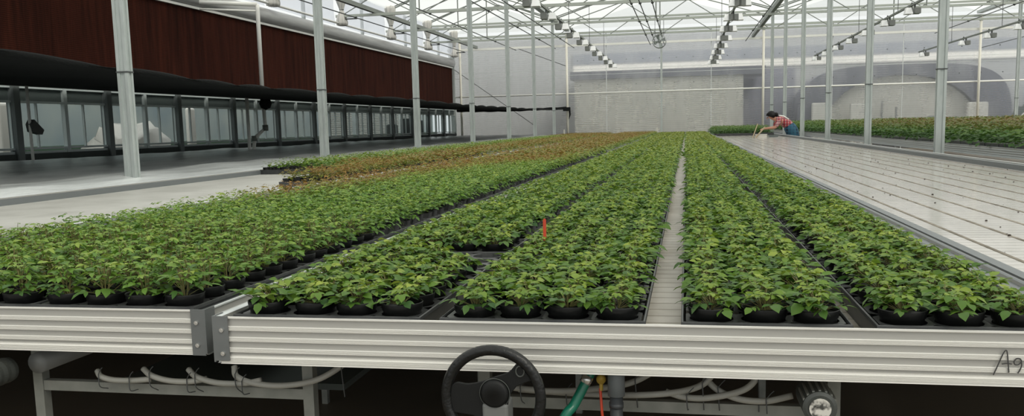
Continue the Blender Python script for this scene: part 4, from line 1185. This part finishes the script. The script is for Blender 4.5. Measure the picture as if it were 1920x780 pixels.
# ------------------------------------------------------------------ person bent over the bench
def skin_obj(name, verts, edges, radii, mt, parent=None, sub=2):
    me = bpy.data.meshes.new(name); me.from_pydata(verts, edges, []); me.update()
    o = bpy.data.objects.new(name, me); C.objects.link(o)
    sk = o.modifiers.new('skin', 'SKIN'); sk.use_smooth_shade = True
    sv = me.skin_vertices[0].data if me.skin_vertices else None
    if sv is None:
        bpy.context.view_layer.objects.active = o
    for i, r in enumerate(radii):
        rr = r if isinstance(r, tuple) else (r, r)
        me.skin_vertices[0].data[i].radius = rr
    me.skin_vertices[0].data[0].use_root = True
    ss = o.modifiers.new('sub', 'SUBSURF'); ss.levels = sub; ss.render_levels = sub
    dg = bpy.context.evaluated_depsgraph_get()
    ev = o.evaluated_get(dg); nm = bpy.data.meshes.new_from_object(ev)
    o.modifiers.clear(); o.data = nm; nm.materials.clear(); nm.materials.append(mt)
    for p in nm.polygons: p.use_smooth = True; p.material_index = 0
    if parent: o.parent = parent; o.matrix_parent_inverse = parent.matrix_world.inverted() if parent.type != 'EMPTY' else Matrix.Translation(parent.location).inverted()
    return o
def ensure_skin(me):
    pass
_pd = bpy.data
def build_person():
    PX, PY = 2.70, 24.0
    t = thing('person', 'person in a red plaid shirt and blue checked apron bent over the white bench', 'person', (PX, PY, 0))
    V = []; E = []; R = []
    def add(p, r, par=None):
        V.append(p); R.append(r); i = len(V)-1
        if par is not None: E.append((par, i))
        return i
    pel = add((2.66, PY, 0.87), (0.135, 0.12))
    wai = add((2.55, PY, 0.99), (0.125, 0.10), pel)
    che = add((2.40, PY, 1.085), (0.14, 0.11), wai)
    upc = add((2.30, PY, 1.125), (0.13, 0.10), che)
    nek = add((2.215, PY, 1.155), 0.052, upc)
    hd0 = add((2.165, PY, 1.185), 0.060, nek)
    hd1 = add((2.125, PY, 1.225), (0.088, 0.082), hd0)
    hd2 = add((2.105, PY, 1.268), (0.070, 0.068), hd1)
    for s in (-1, 1):
        hp = add((2.67, PY+s*0.09, 0.82), 0.085, pel)
        kn = add((2.70, PY+s*0.11, 0.46), 0.058, hp)
        an = add((2.76, PY+s*0.11, 0.09), 0.038, kn)
        add((2.64, PY+s*0.12, 0.035), 0.032, an)
        sh_ = add((2.315, PY+s*0.16, 1.10), 0.056, upc)
        el = add((2.22, PY+s*0.20, 0.93), 0.040, sh_)
        wr = add((2.02, PY+s*0.10, 0.915), 0.026, el)
        pm_ = add((1.955, PY+s*0.08, 0.905), 0.030, wr)
        for k in range(4):
            dy = (k-1.5)*0.019; L = (0.062, 0.072, 0.068, 0.055)[k]
            a = add((1.955-0.035, PY+s*0.08+dy, 0.903), 0.0095, pm_)
            b = add((1.955-0.035-L*0.5, PY+s*0.08+dy, 0.893), 0.0085, a)
            add((1.955-0.035-L*0.8, PY+s*0.08+dy, 0.868), 0.0075, b)
        a = add((1.975, PY+s*0.08-s*0.035, 0.90), 0.010, wr)
        add((1.935, PY+s*0.08-s*0.05, 0.885), 0.0085, a)
    body = skin_obj('body', V, E, R, M['skin'], t)
    # face
    def fm(n, m_, mt, par=body, sm=True):
        o = m_.build(n, mt, None, sm); o.parent = par; o.matrix_parent_inverse = body.matrix_world.inverted(); return o
    bpy.context.view_layer.update()
    def ball(c, r, n=10):
        m = MB(); m.lathe([(r[0]*math.sin(a), -r[2]*math.cos(a)) for a in np.linspace(0.05, PI-0.05, 8)], c, n)
        m.v = [(v[0], c[1]+(v[1]-c[1])*r[1]/r[0], v[2]) for v in m.v]; return m
    for s in (-1, 1):
        fm('eye', ball((2.045, PY+s*0.03, 1.20), (0.011, 0.013, 0.009)), M['dark_wire'])
        fm('ear', ball((2.14, PY+s*0.083, 1.215), (0.02, 0.012, 0.03)), M['skin'])
    fm('nose', ball((2.035, PY, 1.18), (0.018, 0.014, 0.024)), M['skin'])
    fm('mouth', ball((2.055, PY, 1.147), (0.010, 0.024, 0.006)), mat('lips', (0.32, 0.08, 0.07), 0.5))
    # hair: cap, and a tied bun at the back of the head
    hv = MB(); n = 18
    for i in range(9):
        ph = i/8*PI*0.62
        for k in range(n):
            a = 2*PI*k/n; lump = 1+0.05*math.sin(4*a+i)
            u = Vector((math.sin(ph)*math.cos(a)*0.118*lump, math.sin(ph)*math.sin(a)*0.108*lump, math.cos(ph)*0.115*lump))
            u.rotate(Matrix.Rotation(0.35, 3, 'Y'))
            hv.v.append((2.128+u.x, PY+u.y, 1.242+u.z))
    for i in range(8):
        for k in range(n): k2 = (k+1) % n; hv.f.append((i*n+k, i*n+k2, (i+1)*n+k2, (i+1)*n+k))
    h = fm('hair', hv, M['hair'])
    b = ball((2.25, PY, 1.265), (0.062, 0.06, 0.055)); b.tube([(2.26, PY, 1.25), (2.30, PY-0.01, 1.20), (2.30, PY-0.02, 1.15)], [0.04, 0.035, 0.012], 8)
    bo = fm('ponytail', b, M['hair'], body)
    # shirt with plaid
    def plaid(name, c1, c2, c3, sc):
        m, nt, o = nodes_mat(name); p = nt.nodes.new('ShaderNodeBsdfPrincipled'); p.inputs['Roughness'].default_value = 0.8
        tc = nt.nodes.new('ShaderNodeTexCoord'); prev = None
        base = nt.nodes.new('ShaderNodeRGB'); base.outputs[0].default_value = (*c1, 1); prev = base.outputs[0]
        for ax, cc in (('X', c2), ('Y', c2), ('Z', c3)):
            w_ = nt.nodes.new('ShaderNodeTexWave'); w_.bands_direction = ax; w_.inputs['Scale'].default_value = sc
            nt.links.new(tc.outputs['Object'], w_.inputs['Vector'])
            r = nt.nodes.new('ShaderNodeMath'); r.operation = 'GREATER_THAN'; r.inputs[1].default_value = 0.68
            nt.links.new(w_.outputs['Fac'], r.inputs[0])
            r3 = nt.nodes.new('ShaderNodeMath'); r3.operation = 'MULTIPLY'; r3.inputs[1].default_value = 0.6; nt.links.new(r.outputs[0], r3.inputs[0])
            x = nt.nodes.new('ShaderNodeMixRGB'); x.inputs[2].default_value = (*cc, 1)
            nt.links.new(r3.outputs[0], x.inputs[0]); nt.links.new(prev, x.inputs[1]); prev = x.outputs[0]
        nt.links.new(prev, p.inputs['Base Color']); nt.links.new(p.outputs[0], o.inputs[0]); return m
    red = plaid('red_plaid', (0.36, 0.035, 0.045), (0.50, 0.36, 0.36), (0.07, 0.015, 0.03), 4.5)
    blue = plaid('blue_check', (0.008, 0.018, 0.045), (0.03, 0.13, 0.20), (0.03, 0.12, 0.19), 4.0)
    V2 = [(2.64,PY,0.92),(2.53,PY,1.02),(2.38,PY,1.095),(2.29,PY,1.13),(2.235,PY,1.15)]; E2 = [(0,1),(1,2),(2,3),(3,4)]; R2 = [(0.165,0.15),(0.158,0.135),(0.155,0.122),(0.14,0.11),(0.07,0.07)]
    for s in (-1, 1):
        i = len(V2); V2 += [(2.315,PY+s*0.165,1.10),(2.262,PY+s*0.185,1.0),(2.225,PY+s*0.20,0.945)]; R2 += [0.072, 0.062, 0.054]; E2 += [(3,i),(i,i+1),(i+1,i+2)]
    skin_obj('shirt', V2, E2, R2, red, body)
    V3 = [(2.50,PY,1.01),(2.60,PY,0.93),(2.66,PY,0.82),(2.69,PY,0.66),(2.70,PY,0.48)]; skin_obj('apron', V3, [(0,1),(1,2),(2,3),(3,4)], [(0.15,0.135),(0.19,0.172),(0.20,0.18),(0.185,0.165),(0.175,0.15)], blue, body)
    m = MB()
    for s in (-1, 1): m.tube([(2.56,PY+s*0.07,1.13),(2.44,PY+s*0.07,1.21),(2.32,PY+s*0.07,1.235)], 0.016, 6)
    fm('apron_strap', m, M['out_white'])
    sl = MB()
    for s in (-1, 1): sl.tube([(2.77,PY+s*0.11,0.10),(2.76,PY+s*0.11,0.045),(2.70,PY+s*0.12,0.04),(2.62,PY+s*0.12,0.03)], [0.045,0.05,0.045,0.03], 10)
    fm('shoe', sl, M['black'])
    return t
build_person()
# items at the person's hands
o = thing('white_tray', 'small white box on the white bench under the person\'s hands', 'box', (1.80, 22.9, TZ))
m = MB(); m.box(-0.13, 0.13, -0.09, 0.09, 0.0, 0.07); q = m.build('box', M['white_box']); q.parent = o
m = MB(); m.box(-0.14, 0.14, -0.1, 0.1, 0.07, 0.082); q = m.build('lid', M['white_box']); q.parent = o
for a, b, lab in (((1.60, 22.9, TZ), (1.72, 22.95, TZ+0.34), 'thin pale cane leaning up beside the white box'), ((1.66, 22.8, TZ), (1.88, 22.75, TZ+0.26), 'thick pale stick leaning across the white box')):
    q = MB().tube([a, b], 0.018 if 'thick' in lab else 0.012, 7).build('wooden_stick', M['wood']); tag(q, lab, 'stick', 'sticks by the person')
q = MB().prism([(-0.1,0),(0.1,0),(0.13,0.05),(-0.13,0.05)], 'y', -0.05, 0.05).build('hand_scoop', M['dark_post']); q.location = (2.12, 23.2, TZ+0.001); tag(q, 'small dark dish on the white bench in front of the person', 'dish')

# ------------------------------------------------------------------ light
W = bpy.data.worlds.new('World'); bpy.context.scene.world = W; W.use_nodes = True
nt = W.node_tree; bg = nt.nodes['Background']
tc = nt.nodes.new('ShaderNodeTexCoord'); sp_ = nt.nodes.new('ShaderNodeSeparateXYZ'); rp = nt.nodes.new('ShaderNodeValToRGB')
nt.links.new(tc.outputs['Generated'], sp_.inputs[0]); nt.links.new(sp_.outputs['Z'], rp.inputs[0])
rp.color_ramp.elements[0].position = 0.0; rp.color_ramp.elements[0].color = (0.58, 0.61, 0.61, 1)
rp.color_ramp.elements[1].position = 0.35; rp.color_ramp.elements[1].color = (1.0, 1.0, 0.96, 1)
nt.links.new(rp.outputs[0], bg.inputs['Color']); bg.inputs['Strength'].default_value = 1.3
sun = bpy.data.lights.new('sun', 'SUN'); sun.energy = 2.2; sun.angle = math.radians(22); sun.color = (1.0, 0.95, 0.84)
so = bpy.data.objects.new('sun', sun); C.objects.link(so)
so.rotation_euler = Vector((-0.55, 0.50, -0.75)).to_track_quat('-Z', 'Y').to_euler()

# ------------------------------------------------------------------ camera
cam = bpy.data.cameras.new('camera'); co = bpy.data.objects.new('camera', cam); C.objects.link(co)
cam.sensor_width = 36; cam.lens = f_px*36/1920; cam.shift_y = (450.288-390)/1920; cam.clip_start = 0.05; cam.clip_end = 200
mw = Matrix.Identity(4)
for i in range(3): mw[i][0] = RA[i]; mw[i][1] = UA[i]; mw[i][2] = -FA[i]
mw[0][3], mw[1][3], mw[2][3] = 0, 0, HC
co.matrix_world = mw
sc = bpy.context.scene; sc.camera = co
sc.view_settings.view_transform = 'Standard'; sc.view_settings.look = 'None'; sc.view_settings.exposure = 0.0; sc.view_settings.gamma = 1.0
sc.view_settings.use_curve_mapping = False
sc.cycles.use_denoising = True
sc.cycles.max_bounces = 10; sc.cycles.transparent_max_bounces = 12; sc.cycles.sample_clamp_indirect = 6
